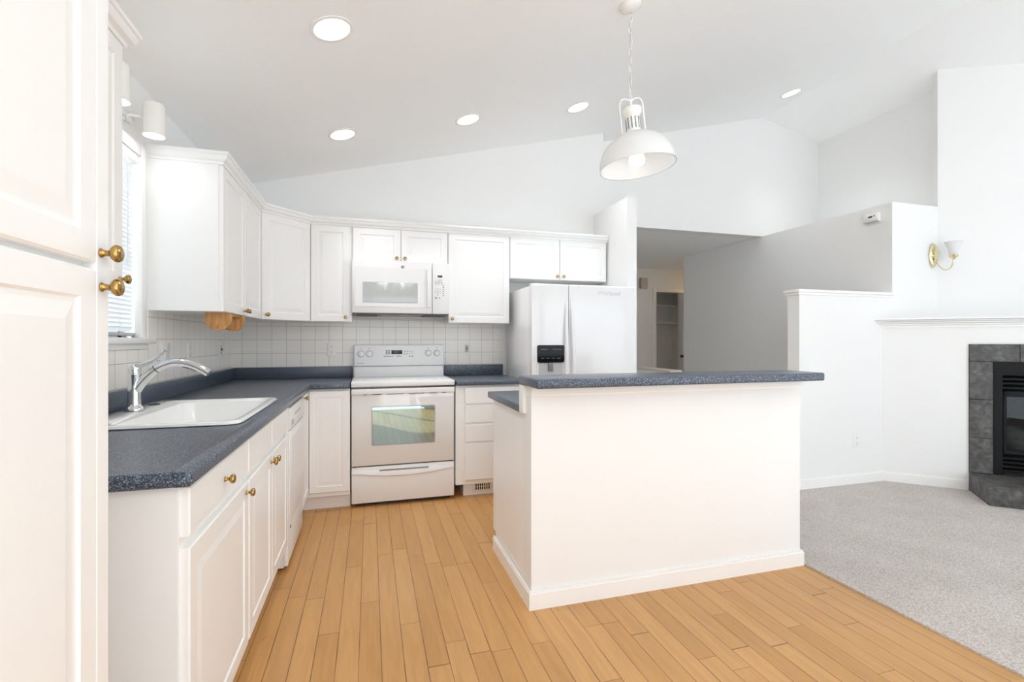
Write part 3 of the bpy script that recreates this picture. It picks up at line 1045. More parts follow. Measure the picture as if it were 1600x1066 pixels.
for (cx, cy, r) in ((0.19, 0.15, 0.10), (0.57, 0.15, 0.075), (0.19, 0.40, 0.075), (0.57, 0.40, 0.10)):
    t2 = bmesh.new()
    n = 40
    A = [t2.verts.new((cx + r * math.cos(2 * PI * i / n), cy + r * math.sin(2 * PI * i / n), 0.9219)) for i in range(n)]
    B = [t2.verts.new((cx + (r - 0.004) * math.cos(2 * PI * i / n), cy + (r - 0.004) * math.sin(2 * PI * i / n), 0.9219)) for i in range(n)]
    for i in range(n):
        t2.faces.new((A[i], A[(i + 1) % n], B[(i + 1) % n], B[i]))
    b = MB(); b.merge(t2)
    b.build('burner_ring', 'palegrey', ck)
# backguard: lower riser and slightly tilted control panel
b = MB(); b.box(0.006, RW - 0.006, 0.535, 0.60, 0.90, 0.996, 0.004); b.box(0.012, RW - 0.012, 0.548, 0.60, 0.990, 1.004)
b.build('riser', 'appl', t)
b = MB(); b.box(0.010, RW - 0.010, 0.550, 0.602, 1.0035, 1.009); b.build('riser_gap', 'black', t, smooth=False)
b = MB(); b.box(0.004, RW - 0.004, 0.530, 0.605, 1.008, 1.188, 0.010, 3)
cp = b.build('control_panel', 'appl', t)
py = 0.530
for kx, kz in ((0.062, 1.112), (0.128, 1.112), (0.620, 1.116), (0.692, 1.116)):
    b = MB(); b.lathe([(0.026, 0), (0.026, 0.003), (0.0205, 0.005), (0.019, 0.018), (0.017, 0.021)], 24, Matrix.Translation((kx, py, kz)) @ Matrix.Rotation(PI / 2, 4, 'X'))
    b.box(kx - 0.004, kx + 0.004, py - 0.026, py - 0.018, kz - 0.017, kz + 0.017, 0.002)
    ko = b.build('knob', 'appl', cp)
    b = MB()
    t2 = bmesh.new()
    n = 28
    A = [t2.verts.new((kx + 0.0285 * math.cos(2 * PI * i / n), py - 0.0006, kz + 0.0285 * math.sin(2 * PI * i / n))) for i in range(n)]
    B = [t2.verts.new((kx + 0.0262 * math.cos(2 * PI * i / n), py - 0.0006, kz + 0.0262 * math.sin(2 * PI * i / n))) for i in range(n)]
    for i in range(n):
        t2.faces.new((A[i], A[(i + 1) % n], B[(i + 1) % n], B[i]))
    b.merge(t2)
    b.box(kx - 0.003, kx + 0.003, py - 0.001, py, kz + 0.043, kz + 0.049)
    b.build('dial_marking', 'grey', ko)
b = MB(); b.box(0.308, 0.398, py - 0.002, py + 0.002, 1.108, 1.142, 0.001); b.build('clock_display', 'black', cp)
b = Pieces()
for i in range(2):
    for j in range(3):
        b.box(0.262 + i * 0.020, 0.276 + i * 0.020, py - 0.001, py + 0.001, 1.107 + j * 0.013, 1.115 + j * 0.013)
for i in range(6):
    b.box(0.245 + i * 0.0135, 0.253 + i * 0.0135, py - 0.001, py + 0.001, 1.086, 1.093)
for i in range(4):
    b.box(0.352 + i * 0.010, 0.359 + i * 0.010, py - 0.001, py + 0.001, 1.086, 1.093)
for i in range(2):
    b.box(0.455 + i * 0.022, 0.467 + i * 0.022, py - 0.001, py + 0.001, 1.086, 1.093)
b.build('button', 'darkgrey', cp)
b = Pieces()
for i in range(2):
    for j in range(2):
        b.box(0.415 + i * 0.020, 0.427 + i * 0.020, py - 0.001, py + 0.001, 1.104 + j * 0.02, 1.114 + j * 0.02)
        b.box(0.455 + i * 0.022, 0.467 + i * 0.022, py - 0.001, py + 0.001, 1.110 + j * 0.018, 1.116 + j * 0.018)
b.build('faint_button', 'palegrey', cp)
b = MB()
b.merge(text_mesh('Kenmore', 0.015), Matrix.Translation((0.062, py - 0.0005, 1.033)) @ FRONT)
b.build('lettering', 'darkgrey', cp, smooth=False)
# oven door
b = MB(); b.box(0.004, RW - 0.004, 0.0, 0.035, 0.302, 0.866, 0.006)
od = b.build('oven_door', 'ovenglass', t)
b = MB(); b.box(0.002, RW - 0.002, -0.014, 0.004, 0.828, 0.868, 0.006, 3); b.build('handle', 'appl', od)
b = MB()
for (x0, x1) in ((0.085, 0.112), (0.150, 0.215), (0.255, 0.375), (0.412, 0.530), (0.565, 0.625), (0.662, 0.690)):
    b = MB(); b.box(x0, x1, -0.0035, 0.002, 0.8235, 0.8285)
    b.build('vent_slot', 'darkgrey', od, smooth=False)
b = MB()
b.loft([[(x, y, z) for (x, z, y) in rrect(0.142, 0.612, 0.446, 0.736, 0.012, yy)] for yy in (0.001, -0.0012)])
b.build('frame', 'palegrey', od, smooth=False)
b = MB()
b.loft([[(x, y, z) for (x, z, y) in rrect(0.148, 0.606, 0.452, 0.730, 0.010, yy)] for yy in (0.0, -0.0025)])
b.build('oven_window', 'window_dark', od, smooth=False)
b = MB(); b.box(0.012, RW - 0.012, 0.012, 0.035, 0.294, 0.304); b.build('door_gap', 'black', t, smooth=False)
b = MB(); b.box(0.004, RW - 0.004, 0.0, 0.035, 0.030, 0.294, 0.006)
dr = b.build('drawer', 'appl', t)
b = MB()
n = 24
top = []; bot = []
lo = []
for i in range(n + 1):
    u = -1 + 2 * i / n
    x = RW / 2 + u * (RW / 2 - 0.006)
    zt = 0.262
    zb = 0.238 - 0.034 * (1 - u * u) + 0.012
    dy = 0.017 * (1 - 0.6 * u ** 4)
    lo.append([(x, 0.001, zt), (x, -dy * 0.55, zt + 0.004), (x, -dy, zt - 0.012), (x, -dy, zb + 0.006), (x, -dy * 0.55, zb), (x, 0.001, zb)])
b.loft(lo)
b.build('handle', 'appl', dr)
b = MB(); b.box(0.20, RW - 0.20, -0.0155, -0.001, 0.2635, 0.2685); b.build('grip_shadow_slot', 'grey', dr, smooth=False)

# ------------------------------------------------------------------ over-the-range microwave
MF = 3.940
MX0 = -0.132; MW_ = 0.754
MZ0, MZ1 = 1.436, 1.851
t = thing('microwave_oven', 'white over-the-range microwave hung above the range', 'microwave', (MX0, MF, MZ0))
Hm = MZ1 - MZ0
b = MB(); b.box(0.0, MW_, 0.02, YB - 0.012 - MF, 0.006, Hm, 0.002, 1); b.build('microwave_body', 'appl', t, smooth=False)
b = MB(); b.box(0.0, 0.614, -0.012, 0.02, 0.004, Hm, 0.005)
md = b.build('door', 'appl', t)
b = MB(); b.loft([[(x, y, z) for (x, z, y) in rrect(0.025, 0.572, 0.055, Hm - 0.055, 0.012, yy)] for yy in (-0.012, -0.0145)]); b.build('door_panel', 'appl', md)
b = MB(); b.loft([[(x, y, z) for (x, z, y) in rrect(0.078, 0.500, 0.086, 0.246, 0.006, yy)] for yy in (-0.0145, -0.0158)]); b.build('window_frame', 'palegrey', md, smooth=False)
b = MB(); b.loft([[(x, y, z) for (x, z, y) in rrect(0.082, 0.496, 0.090, 0.242, 0.005, yy)] for yy in (-0.0150, -0.0168)]); b.build('window', 'mwglass', md, smooth=False)
b = MB(); b.box(0.572, 0.604, -0.045, -0.034, 0.052, Hm - 0.055, 0.004); b.box(0.576, 0.600, -0.036, -0.010, 0.056, 0.072, 0.002); b.box(0.576, 0.600, -0.036, -0.010, Hm - 0.078, Hm - 0.06, 0.002)
b.build('handle', 'appl', md)
b = MB()
b.lathe([(0.0125, 0), (0.0125, 0.0015), (0.0118, 0.002)], 28, Matrix.Translation((0.382, -0.0118, 0.372)) @ Matrix.Rotation(PI / 2, 4, 'X'))
em = b.build('emblem', 'grey', md)
b = MB()
t2 = bmesh.new(); n = 28
A = [t2.verts.new((0.382 + 0.0106 * math.cos(2 * PI * i / n), -0.0141, 0.372 + 0.0106 * math.sin(2 * PI * i / n))) for i in range(n)]
B = [t2.verts.new((0.382 + 0.0096 * math.cos(2 * PI * i / n), -0.0141, 0.372 + 0.0096 * math.sin(2 * PI * i / n))) for i in range(n)]
for i in range(n):
    t2.faces.new((A[i], A[(i + 1) % n], B[(i + 1) % n], B[i]))
b.merge(t2)
b.merge(text_mesh('GE', 0.011), Matrix.Translation((0.382, -0.0140, 0.372)) @ FRONT)
b.build('lettering', 'plastic', em, smooth=False)
b = MB(); b.box(0.618, MW_, -0.010, 0.02, 0.004, Hm, 0.004)
cp = b.build('control_panel', 'appl', t)
b = MB(); b.box(0.660, 0.697, -0.0118, -0.008, 0.300, 0.316, 0.0005); b.build('display', 'black', cp)
b = MB()
rows = ['123', '456', '789', '0']
for j, r in enumerate(['1 2 3', '4 5 6', '7 8 9']):
    for i, ch in enumerate(r.split()):
        b.merge(text_mesh(ch, 0.014), Matrix.Translation((0.642 + i * 0.019, -0.0106, 0.205 - j * 0.0165)) @ FRONT)
b.merge(text_mesh('0', 0.014), Matrix.Translation((0.661, -0.0106, 0.155)) @ FRONT)
b.build('keypad_number', 'darkgrey', cp, smooth=False)
b = Pieces()
for i in range(3):
    for j in range(2):
        b.box(0.640 + i * 0.022, 0.653 + i * 0.022, -0.0106, -0.009, 0.246 + j * 0.014, 0.251 + j * 0.014)
for j in range(6):
    b.box(0.700, 0.712, -0.0106, -0.009, 0.150 + j * 0.0165, 0.156 + j * 0.0165)
b.box(0.665, 0.697, -0.0106, -0.009, 0.276, 0.279)
b.box(0.640, 0.655, -0.0106, -0.009, 0.127, 0.138)
b.box(0.670, 0.680, -0.0106, -0.009, 0.128, 0.137)
b.build('button', 'grey', cp, smooth=False)
b = MB()
b.box(0.002, MW_ - 0.002, 0.012, YB - 0.02 - MF, -0.004, 0.006)
b.build('vent_underside', 'hood', t, smooth=False)
for x0 in (0.03, 0.56):
    b = MB()
    b.box(x0, x0 + 0.16, 0.03, 0.30, -0.010, -0.002)
    b.build('grease_filter', 'darkgrey', t, smooth=False)
b = MB()
b.prism([(0.20, 0.014), (0.53, 0.014), (0.48, 0.30), (0.25, 0.30)], -0.009, -0.003)
b.build('lamp_recess', 'black', t, smooth=False)

# ------------------------------------------------------------------ refrigerator
FF = 3.550
GX0, GX1 = 1.206, 2.106
GH = 1.668
t = thing('refrigerator', 'white side-by-side refrigerator with black ice dispenser', 'refrigerator', (GX0, FF, 0))
gw = GX1 - GX0
b = MB(); b.box(0.004, gw - 0.004, 0.075, 0.74, 0.02, GH - 0.012, 0.004)
for fx in (0.06, gw - 0.06):
    for fy in (0.12, 0.66):
        b.box(fx - 0.025, fx + 0.025, fy - 0.025, fy + 0.025, 0, 0.02)
b.build('cabinet_body', 'fridge', t)
b = MB(); b.box(0.010, gw - 0.010, 0.055, 0.076, 0.06, GH - 0.02); b.build('gasket', 'palegrey', t, smooth=False)
SPLIT = 0.308
def fdoor(x0, x1, bow):
    b = MB()
    n = 10
    loops = []
    for i in range(n + 1):
        u = i / n
        x = x0 + (x1 - x0) * u
        y = -bow * (1 - (2 * u - 1) ** 2)
        loops.append([(x, 0.055, 0.06), (x, y + 0.006, 0.06), (x, y, 0.068), (x, y, GH - 0.010), (x, y + 0.010, GH), (x, 0.055, GH)])
    b.loft(loops)
    return b
f1 = fdoor(0.0, SPLIT - 0.003, 0.010).build('freezer_door', 'fridge', t, angle=0.5)
f2 = fdoor(SPLIT + 0.003, gw, 0.014).build('door', 'fridge', t, angle=0.5)
for sgn, par, hx in ((-1, f1, SPLIT - 0.030), (1, f2, SPLIT + 0.030)):
    b = MB()
    lo = []
    n = 26
    for i in range(n + 1):
        u = i / n
        zz = 0.42 + (1.575 - 0.42) * u
        s_ = math.sin(PI * u) ** 0.75
        y = 0.004 - 0.052 * s_
        hw = 0.010 + 0.007 * s_
        xx = hx + sgn * (-0.012 * (1 - s_))
        lo.append([(xx - hw, y + 0.012, zz), (xx - hw * 0.7, y + 0.001, zz), (xx, y - 0.003, zz), (xx + hw * 0.7, y + 0.001, zz), (xx + hw, y + 0.012, zz), (xx + hw * 0.5, y + 0.020, zz), (xx - hw * 0.5, y + 0.020, zz)])
    b.loft(lo)
    b.build('handle', 'fridge', par, angle=0.9)
b = MB(); b.loft([[(x, y, z) for (x, z, y) in rrect(0.036, 0.262, 0.80, 1.190, 0.012, yy)] for yy in (0.0, -0.0135)])
dp = b.build('dispenser', 'fridge', f1)
b = MB(); b.loft([[(x, y, z) for (x, z, y) in rrect(0.038, 0.260, 1.052, 1.188, 0.014, yy)] for yy in (-0.012, -0.026)])
pn = b.build('dispenser_panel', 'dispblack', dp)
b = Pieces()
for i in range(4):
    b.box(0.065 + i * 0.045, 0.092 + i * 0.045, -0.0270, -0.0255, 1.082, 1.090)
b.box(0.060, 0.120, -0.0270, -0.0255, 1.150, 1.160); b.box(0.160, 0.235, -0.0270, -0.0255, 1.150, 1.158)
b.build('button', 'darkgrey', pn, smooth=False)
b = MB(); b.box(0.050, 0.248, -0.0155, -0.0125, 0.815, 1.052, 0.001); b.build('dispenser_niche', 'palegrey', dp, smooth=False)
b = MB(); b.box(0.125, 0.165, -0.030, -0.015, 0.985, 1.052, 0.004); b.build('spout', 'grey', dp)
b = MB()
b.merge(text_mesh('Whirlpool', 0.048), Matrix.Translation((0.655, -0.0139, 1.606)) @ FRONT)
b.build('lettering', 'fridge_print', f2, smooth=False)

# ------------------------------------------------------------------ island
t = thing('kitchen_island', 'white kitchen island with a tall knee wall facing the dining side', 'kitchen island', (0.705, 2.085, 0))
IX0, IX1, IY = 0.705, 2.250, 2.085
b = MB(); b.box(IX0, IX1, IY, 2.205, 0, 1.013); b.build('knee_wall', 'wall', t, world=True, smooth=False)
b = MB(); b.box(IX0 + 0.002, IX1 - 0.002, 2.205, 2.795, 0.105, CT - 0.002); b.box(IX0 + 0.002, IX1 - 0.002, 2.205, 2.735, 0.0, 0.105)
b.build('cabinet_body', 'cab', t, world=True, smooth=False)
b = MB()
def bb(b, x0, x1, y0, y1, h=0.082):
    b.box(x0, x1, y0, y1, 0, h - 0.010)
    b.box(x0 + 0.003, x1 - 0.003, y0 + 0.003, y1 - 0.003, h - 0.010, h)
bb(b, IX0 - 0.014, IX1 + 0.014, IY - 0.015, IY)
bb(b, IX0 - 0.014, IX0, IY, 2.745)
bb(b, IX1, IX1 + 0.014, IY, 2.745)
b.build('baseboard', 'trim', t, world=True, smooth=False)
b = MB()
b.box(IX0 - 0.002, IX1 + 0.016, IY - 0.012, 2.215, 0.975, 1.012, 0.003)
b.box(IX0 - 0.002, IX1 + 0.010, IY - 0.006, 2.210, 0.965, 0.976, 0.002)
b.build('apron_trim', 'trim', t, world=True)
b = MB(); b.box(IX0 - 0.016, IX0 + 0.002, 2.160, 2.222, 0.880, 1.012, 0.002); b.build('end_trim', 'trim', t, world=True)
for i in range(3):
    x0 = 0.02 + i * 0.502
    o = panel_front(x0, 0.142, 0.495, 0.718).build('door', 'cab', t, smooth=False)
    o.rotation_euler = (0, 0, PI)
    o.location = (IX1 - IX0, 2.795 - IY, 0)
    knob(o, x0 + 0.455, -0.0195, 0.585)
t = thing('bar_counter', 'raised speckled blue-grey bar top on the island knee wall', 'countertop', (0.685, 1.955, 1.013))
b = MB(); b.box(0.685, 2.272, 1.950, 2.228, 1.013, 1.055, 0.009, 3); b.build('bar_top', 'lam', t, world=True)
t = thing('island_countertop', 'lower speckled blue-grey worktop on the kitchen side of the island', 'countertop', (0.69, 2.22, CT))
b = MB(); b.box(0.688, 2.268, 2.2235, 2.865, CT, CTOP, 0.008, 3); b.build('worktop', 'lam', t, world=True)

# ------------------------------------------------------------------ things on walls
def plate(name, label, cat, loc, rz, w=0.072, h=0.115, kind='outlet', mt='plastic', group=None):
    t = thing(name, label, cat, loc, rz, group)
    b = MB(); b.box(-w / 2, w / 2, -0.006, -0.0005, -h / 2, h / 2, 0.003); b.build('cover_plate', mt, t)
    if kind == 'outlet':
        for s in (-1, 1):
            b = MB(); b.loft([[(x, y, z) for (x, z, y) in rrect(-0.0165, 0.0165, s * 0.024 - 0.0145, s * 0.024 + 0.0145, 0.010, yy)] for yy in (-0.005, -0.0078)])
            so = b.build('socket', mt, t)
            b = MB(); b.box(-0.0075, -0.0052, -0.0082, -0.0075, s * 0.024 - 0.002, s * 0.024 + 0.008); b.box(0.0052, 0.0075, -0.0082, -0.0075, s * 0.024 - 0.002, s * 0.024 + 0.008)
            b.box(-0.002, 0.002, -0.0082, -0.0075, s * 0.024 - 0.010, s * 0.024 - 0.006)
            b.build('slot', 'darkgrey', so, smooth=False)
    elif kind == 'switch':
        b = MB(); b.box(-0.0165, 0.0165, -0.0075, -0.005, -0.033, 0.033, 0.001)
        sw = b.build('switch_frame', 'palegrey', t)
        b = MB(); b.box(-0.005, 0.005, -0.017, -0.006, -0.004, 0.010, 0.002); b.build('toggle', 'darkgrey', sw)
    elif kind == 'rocker':
        b = MB(); b.box(-0.0165, 0.0165, -0.009, -0.005, -0.033, 0.033, 0.002); b.build('rocker', mt, t)
    return t
plate('wall_outlet', 'white double outlet in the tiles between corner and range', 'outlet', (-0.308, YB - 0.008, 1.150), 0)
plate('light_switch', 'white switch plate with dark toggle in the tiles beside the refrigerator', 'switch', (0.842, YB - 0.008, 1.150), 0, kind='switch')
plate('wall_outlet', 'white outlet low on the half wall near the fireplace', 'outlet', (3.973, YW, 0.370), 0)
plate('light_switch', 'white rocker switch in the tiles just past the window sill, behind the faucet', 'switch', (XL + 0.008, 3.000, 1.152), RIGHT, w=0.115, kind='rocker')
plate('wall_outlet', 'white outlet in the tiles behind the spout tip, under the window-side cabinet', 'outlet', (XL + 0.008, 3.360, 1.155), RIGHT)
plate('light_switch', 'white switch plate in the tiles nearest the inner corner', 'switch', (XL + 0.008, 4.000, 1.155), RIGHT, kind='switch')
plate('light_switch', 'shaded switch plate on the hall wall near the closet', 'switch', (4.39, 5.92, 1.15), -RIGHT, kind='rocker')
t = thing('wall_sensor', 'small white motion sensor with black window, high on the hall wall', 'sensor', (4.39, 3.29, 2.337), -RIGHT)
b = MB(); b.loft([[(-0.068, 0, -0.04), (0.068, 0, -0.04), (0.068, 0, 0.042), (-0.068, 0, 0.042)], [(-0.066, -0.028, -0.034), (0.066, -0.028, -0.034), (0.062, -0.030, 0.034), (-0.062, -0.030, 0.034)], [(-0.058, -0.034, -0.026), (0.058, -0.034, -0.026), (0.054, -0.036, 0.026), (-0.054, -0.036, 0.026)]])
b.build('sensor_body', 'plastic', t)
b = MB(); b.box(-0.016, 0.020, -0.037, -0.033, 0.000, 0.014, 0.001); b.box(0.034, 0.042, -0.037, -0.033, 0.004, 0.018, 0.001); b.build('lens', 'black', t)
b = MB(); b.box(-0.064, 0.060, -0.032, -0.001, -0.041, -0.034); b.build('base_edge', 'palegrey', t, smooth=False)
t = thing('door_chime', 'almond door chime box beside the closet opening in the hall', 'chime', (4.408, HF, 2.19))
b = MB(); b.box(-0.068, 0.068, -0.045, 0, -0.09, 0.09, 0.006); ch = b.build('chime_cover', 'beige', t)
b = MB(); b.box(-0.070, -0.052, -0.047, 0, -0.088, 0.088, 0.003); b.build('side_strip', 'beige_dark', t)  # darker strip down one side of the chime cover
for zz, lab in ((1.845, 'upper white closet shelf in the hall closet'), (1.535, 'lower white closet shelf in the hall closet')):
    t = thing('closet_shelf', lab, 'shelf', (4.50, HF + 0.30, zz))
    b = MB(); b.box(4.502, 5.498, HF + 0.36, HF + 0.748, zz, zz + 0.022, 0.002); b.build('shelf_board', 'trim', t, world=True)
    b = MB(); b.box(4.502, 5.498, HF + 0.728, HF + 0.748, zz - 0.06, zz); b.build('cleat', 'trim', t, world=True)

# paper towel holder under the window-side wall cabinet
t = thing('paper_towel_holder', 'oak paper towel holder mounted under the wall cabinet', 'paper towel holder', (-0.786, 2.95, UB))
def disc(y0, y1, r=0.064):
    b = MB()
    pts = []
    zc = UB - 0.031
    for i in range(33):
        a = math.radians(206) + (math.radians(-26) - math.radians(206) + 2 * PI) * i / 32 if False else math.radians(152) + math.radians(236) * i / 32
        pts.append((-0.786 + r * math.cos(a), zc + r * math.sin(a)))
    pts = [(x, min(z, UB - 0.0005)) for x, z in pts]
    b.extrude_xz(pts, y0, y1)
    return b
for y in (2.95, 3.232):
    disc(y, y + 0.018).build('end_disc', 'oak', t, world=True)
b = MB(); b.tube([(-0.786, 2.968, UB - 0.075), (-0.786, 3.232, UB - 0.075)], 0.009, 12); b.tube([(-0.796, 2.940, UB - 0.075), (-0.796, 2.951, UB - 0.075)], 0.011, 12)
b.build('dowel', 'oak', t, world=True)
b = MB(); b.box(-0.83, -0.742, 2.968, 3.232, UB - 0.014, UB - 0.0005, 0.002); b.build('mounting_bar', 'oak', t, world=True)

# blinds
t = thing('window_blind', 'white mini blind lowered over the sink window', 'blind', (XL, 2.28, WZ0))
by0, by1 = WY0 + 0.018, WY1 - 0.020
b = MB(); b.box(XL - 0.048, XL + 0.006, by0, by1, WZ1 - 0.052, WZ1 - 0.014, 0.004); b.build('headrail', 'white_metal', t, world=True)
b = MB()
zz = WZ0 + 0.040
tl = math.radians(-66)
while zz < WZ1 - 0.06:
    t2 = bmesh.new()
    pts = []
    for i in range(5):
        u = -1 + i / 2
        s_ = 0.0125 * u
        cu = 0.0016 * (1 - u * u)
        pts.append((s_ * math.cos(tl) + cu * math.sin(tl), s_ * math.sin(tl) * -1 + cu * math.cos(tl)))
    A = [t2.verts.new((XL - 0.022 + p[0], by0 + 0.004, zz + p[1])) for p in pts]
    B = [t2.verts.new((XL - 0.022 + p[0], by1 - 0.004, zz + p[1])) for p in pts]
    for i in range(4):
        t2.faces.new((A[i], A[i + 1], B[i + 1], B[i]))
    b.merge(t2)
    zz += 0.0208
b.build('slat', 'blind', t, world=True)
b = MB(); b.box(XL - 0.036, XL - 0.008, by0, by1, WZ0 + 0.008, WZ0 + 0.024, 0.004); b.build('bottom_rail', 'palegrey', t, world=True)
b = MB()
for y in (by0 + 0.15, (by0 + by1) / 2, by1 - 0.15):
    b.tube([(XL - 0.008, y, WZ0 + 0.02), (XL - 0.008, y, WZ1 - 0.04)], 0.0008, 6)
b.build('ladder_cord', 'white_metal', t, world=True)
b = MB(); b.tube([(XL + 0.002, 2.60, WZ1 - 0.045), (XL + 0.004, 2.602, WZ1 - 0.25), (XL + 0.003, 2.60, WZ1 - 0.55)], 0.003, 8); b.build('tilt_wand', 'frost', t, world=True)

# ------------------------------------------------------------------ lamps
def area(parent, loc, size, watts, rot=(0, 0, 0), color=(0.95, 0.975, 1.0), spread=PI):
    l = bpy.data.lights.new('lamp_light', 'AREA')
    l.shape = 'DISK'
    l.size = size
    l.energy = watts
    l.color = color
    l.spread = spread
    o = bpy.data.objects.new('lamp_light', l)
    COL.objects.link(o)
    o.parent = parent
    o.location = loc
    o.rotation_euler = rot
    return o

def downlight(x, y, label):
    t = thing('recessed_downlight', label, 'ceiling light', (x, y, ceil_z(x)), 0, 'recessed ceiling lights')
    s = -math.atan(SL) if x < RIDGE else math.atan(SL)
    t.rotation_euler = (0, s, 0)
    b = MB()
    b.lathe([(0.098, 0.0), (0.098, -0.004), (0.090, -0.006), (0.082, -0.004), (0.080, -0.001)], 36, cap0=False, cap1=False); b.build('trim_ring', 'white_metal', t)
    b = MB(); b.lathe([(0.0815, -0.0012), (0.0815, -0.003), (0.06, -0.0045)], 36); b.build('lens', 'lamp', t)
    area(t, (0, 0, -0.012), 0.15, LAMP_W, spread=math.radians(84))
    return t
LAMP_W = 3.6
CHAND_W = 8.0
downlight(-0.170, 2.403, 'round recessed light in the slope above the sink, largest of them')
downlight(-0.183, 3.598, 'round recessed light nearest the corner wall cabinet, above the microwave')
downlight(0.715, 3.608, 'round recessed light above the wide wall cabinet, middle of its row of three')
downlight(1.632, 3.632, 'round recessed light in the slope above the refrigerator, beside the pendant shade')
downlight(4.136, 3.938, 'lone round recessed light near the ridge, over the hall side')

# wall fixture with two cylinder spots above the window
t = thing('cylinder_spotlight_bar', 'white two-cylinder spotlight bar above the sink window', 'wall light', (XL, 2.40, 2.245))
b = MB(); b.box(XL + 0.0005, XL + 0.022, 2.20, 2.62, 2.212, 2.252, 0.004); b.build('backplate', 'white_metal', t, world=True)
b = MB(); b.lathe([(0.012, 0), (0.011, 0.006), (0.006, 0.010)], 14, Matrix.Translation((XL + 0.022, 2.515, 2.205)) @ Matrix.Rotation(PI / 2, 4, 'Y')); b.build('set_screw', 'chrome', t, world=True)
for y in (2.605, 2.262):
    b = MB(); b.lathe([(0.034, 0.0), (0.041, 0.004), (0.044, 0.013), (0.044, 0.150), (0.041, 0.150), (0.040, 0.13)], 30, Matrix.Translation((-0.955, y, 2.315)) @ Matrix.Rotation(PI, 4, 'X') , cap1=False)
    c = b.build('cylinder_shade', 'white_metal', t, world=True)
    b = MB(); b.tube([(XL + 0.015, y - 0.05, 2.232), (-1.005, y - 0.01, 2.245)], 0.007, 10); b.build('arm', 'white_metal', c, world=False if False else True)
    b = MB(); b.lathe([(0.0405, 0), (0.0405, 0.004), (0.034, 0.006)], 28, Matrix.Translation((-0.955, y, 2.1645))); b.build('lit_face', 'lamp', c, world=True)
    area(t, (-0.955 - XL, y - 2.40, 2.160 - 2.245), 0.08, 0.4)

# pendant
px, py_ = 1.371, 2.358
pz = ceil_z(px)
t = thing('pendant_lamp', 'white dome pendant lamp hanging on a chain above the bar', 'pendant lamp', (px, py_, pz))
b = MB(); b.lathe([(0.062, -0.001), (0.062, -0.006), (0.055, -0.020), (0.030, -0.032), (0.008, -0.036)], 32, Matrix.Rotation(-math.atan(SL), 4, 'Y')); b.build('canopy', 'white_metal', t)
b = MB()
ztop, zbot = -0.036, -(pz - 2.545)
nl = 16
stp = (ztop - zbot) / nl
for i in range(nl):
    zc = ztop - stp * (i + 0.5)
    wob = 0.004 * math.sin(i * 1.7)
    pts = []
    for k in range(14):
        a = 2 * PI * k / 14
        u, v = 0.0075 * math.cos(a), stp * 0.62 * math.sin(a)
        pts.append((wob + (u if i % 2 else 0), (0 if i % 2 else u), zc + v))
    b.tube(pts, 0.0017, 6, closed=True)
b.build('chain', 'white_metal', t)
b = MB()
b.tube([(0.003 * math.sin(k * 1.3), 0.004 * math.cos(k * 1.9), ztop + (zbot - ztop) * k / 24) for k in range(25)], 0.0024, 8); b.build('cord', 'palegrey', t)
hd = bpy.data.objects.new('lamp_head', None); COL.objects.link(hd); hd.parent = t; hd.location = (0, 0, zbot); hd.empty_display_size = 0.05
hz0 = 0.0
TILT = Matrix.Translation((0, 0, zbot)) @ Matrix.Rotation(-YAW, 4, 'Z') @ Matrix.Rotation(math.radians(-6), 4, 'Y')
bpy.data.objects.remove(hd)
def pl(b, name, mt, par=t):
    bmesh.ops.transform(b.bm, matrix=TILT, verts=b.bm.verts)
    return b.build(name, mt, par)
R = 0.204
dome = [(0.040, -0.192)]
for i in range(15):
    a = (PI / 2) * (1 - i / 14)
    dome.append((0.040 + (R - 0.040) * math.cos(a), -0.372 + 0.176 * math.sin(a)))
inner = [(r - 0.004, z - 0.003) for r, z in reversed(dome)]
b = MB(); b.lathe(dome + [(R + 0.003, -0.376)] + inner[:-1], 48, cap0=False, cap1=False)
sh = pl(b, 'shade', 'opal')
b = MB(); b.lathe([(0.006, 0.0), (0.006, -0.040), (0.030, -0.044), (0.052, -0.054), (0.055, -0.066), (0.050, -0.080), (0.040, -0.096), (0.034, -0.100)], 32)
pl(b, 'cap', 'white_metal')
b = MB(); b.lathe([(0.0385, -0.098), (0.0385, -0.190)], 32); 
nk = pl(b, 'vented_neck', 'white_metal')
b = MB()
for i in range(12):
    a = 2 * PI * i / 12 + 0.1
    m_ = Matrix.Rotation(a, 4, 'Z')
    t2 = bmesh.new()
    bmesh.ops.create_cube(t2, size=1.0)
    for v in t2.verts:
        v.co = Vector((0.0385 + v.co.x * 0.003, v.co.y * 0.0055, -0.138 + v.co.z * 0.062))
    b.merge(t2, m_)
pl(b, 'vent_slot', 'grey', nk)
b = MB()
bail = bez([(0.0, 0, -0.012), (0.03, 0, 0.012), (0.058, 0, 0.014), (0.064, 0, -0.035)], 10) + [Vector((0.064, 0, -0.12)), Vector((0.064, 0, -0.198))]
b.tube(bail, 0.0045, 10)
b.tube([(-p.x, p.y, p.z) for p in bail], 0.0045, 10)
pl(b, 'bail', 'white_metal')
b = MB(); b.lathe([(0.034, -0.23), (0.034, -0.300), (0.030, -0.305)], 24); pl(b, 'bulb_socket', 'white_metal')
b = MB(); b.lathe([(0.030, -0.300), (0.040, -0.318), (0.044, -0.336), (0.038, -0.356), (0.020, -0.366), (0.004, -0.369)], 24); pl(b, 'bulb', 'bulb')
area(t, (0, 0, zbot - 0.392), 0.10, 7.0)
l = bpy.data.lights.new('lamp_light', 'POINT'); l.energy = 0.7; l.shadow_soft_size = 0.04; l.color = (0.95, 0.975, 1.0)
lo_ = bpy.data.objects.new('lamp_light', l); COL.objects.link(lo_); lo_.parent = t; lo_.location = TILT @ Vector((0, 0, -0.412))

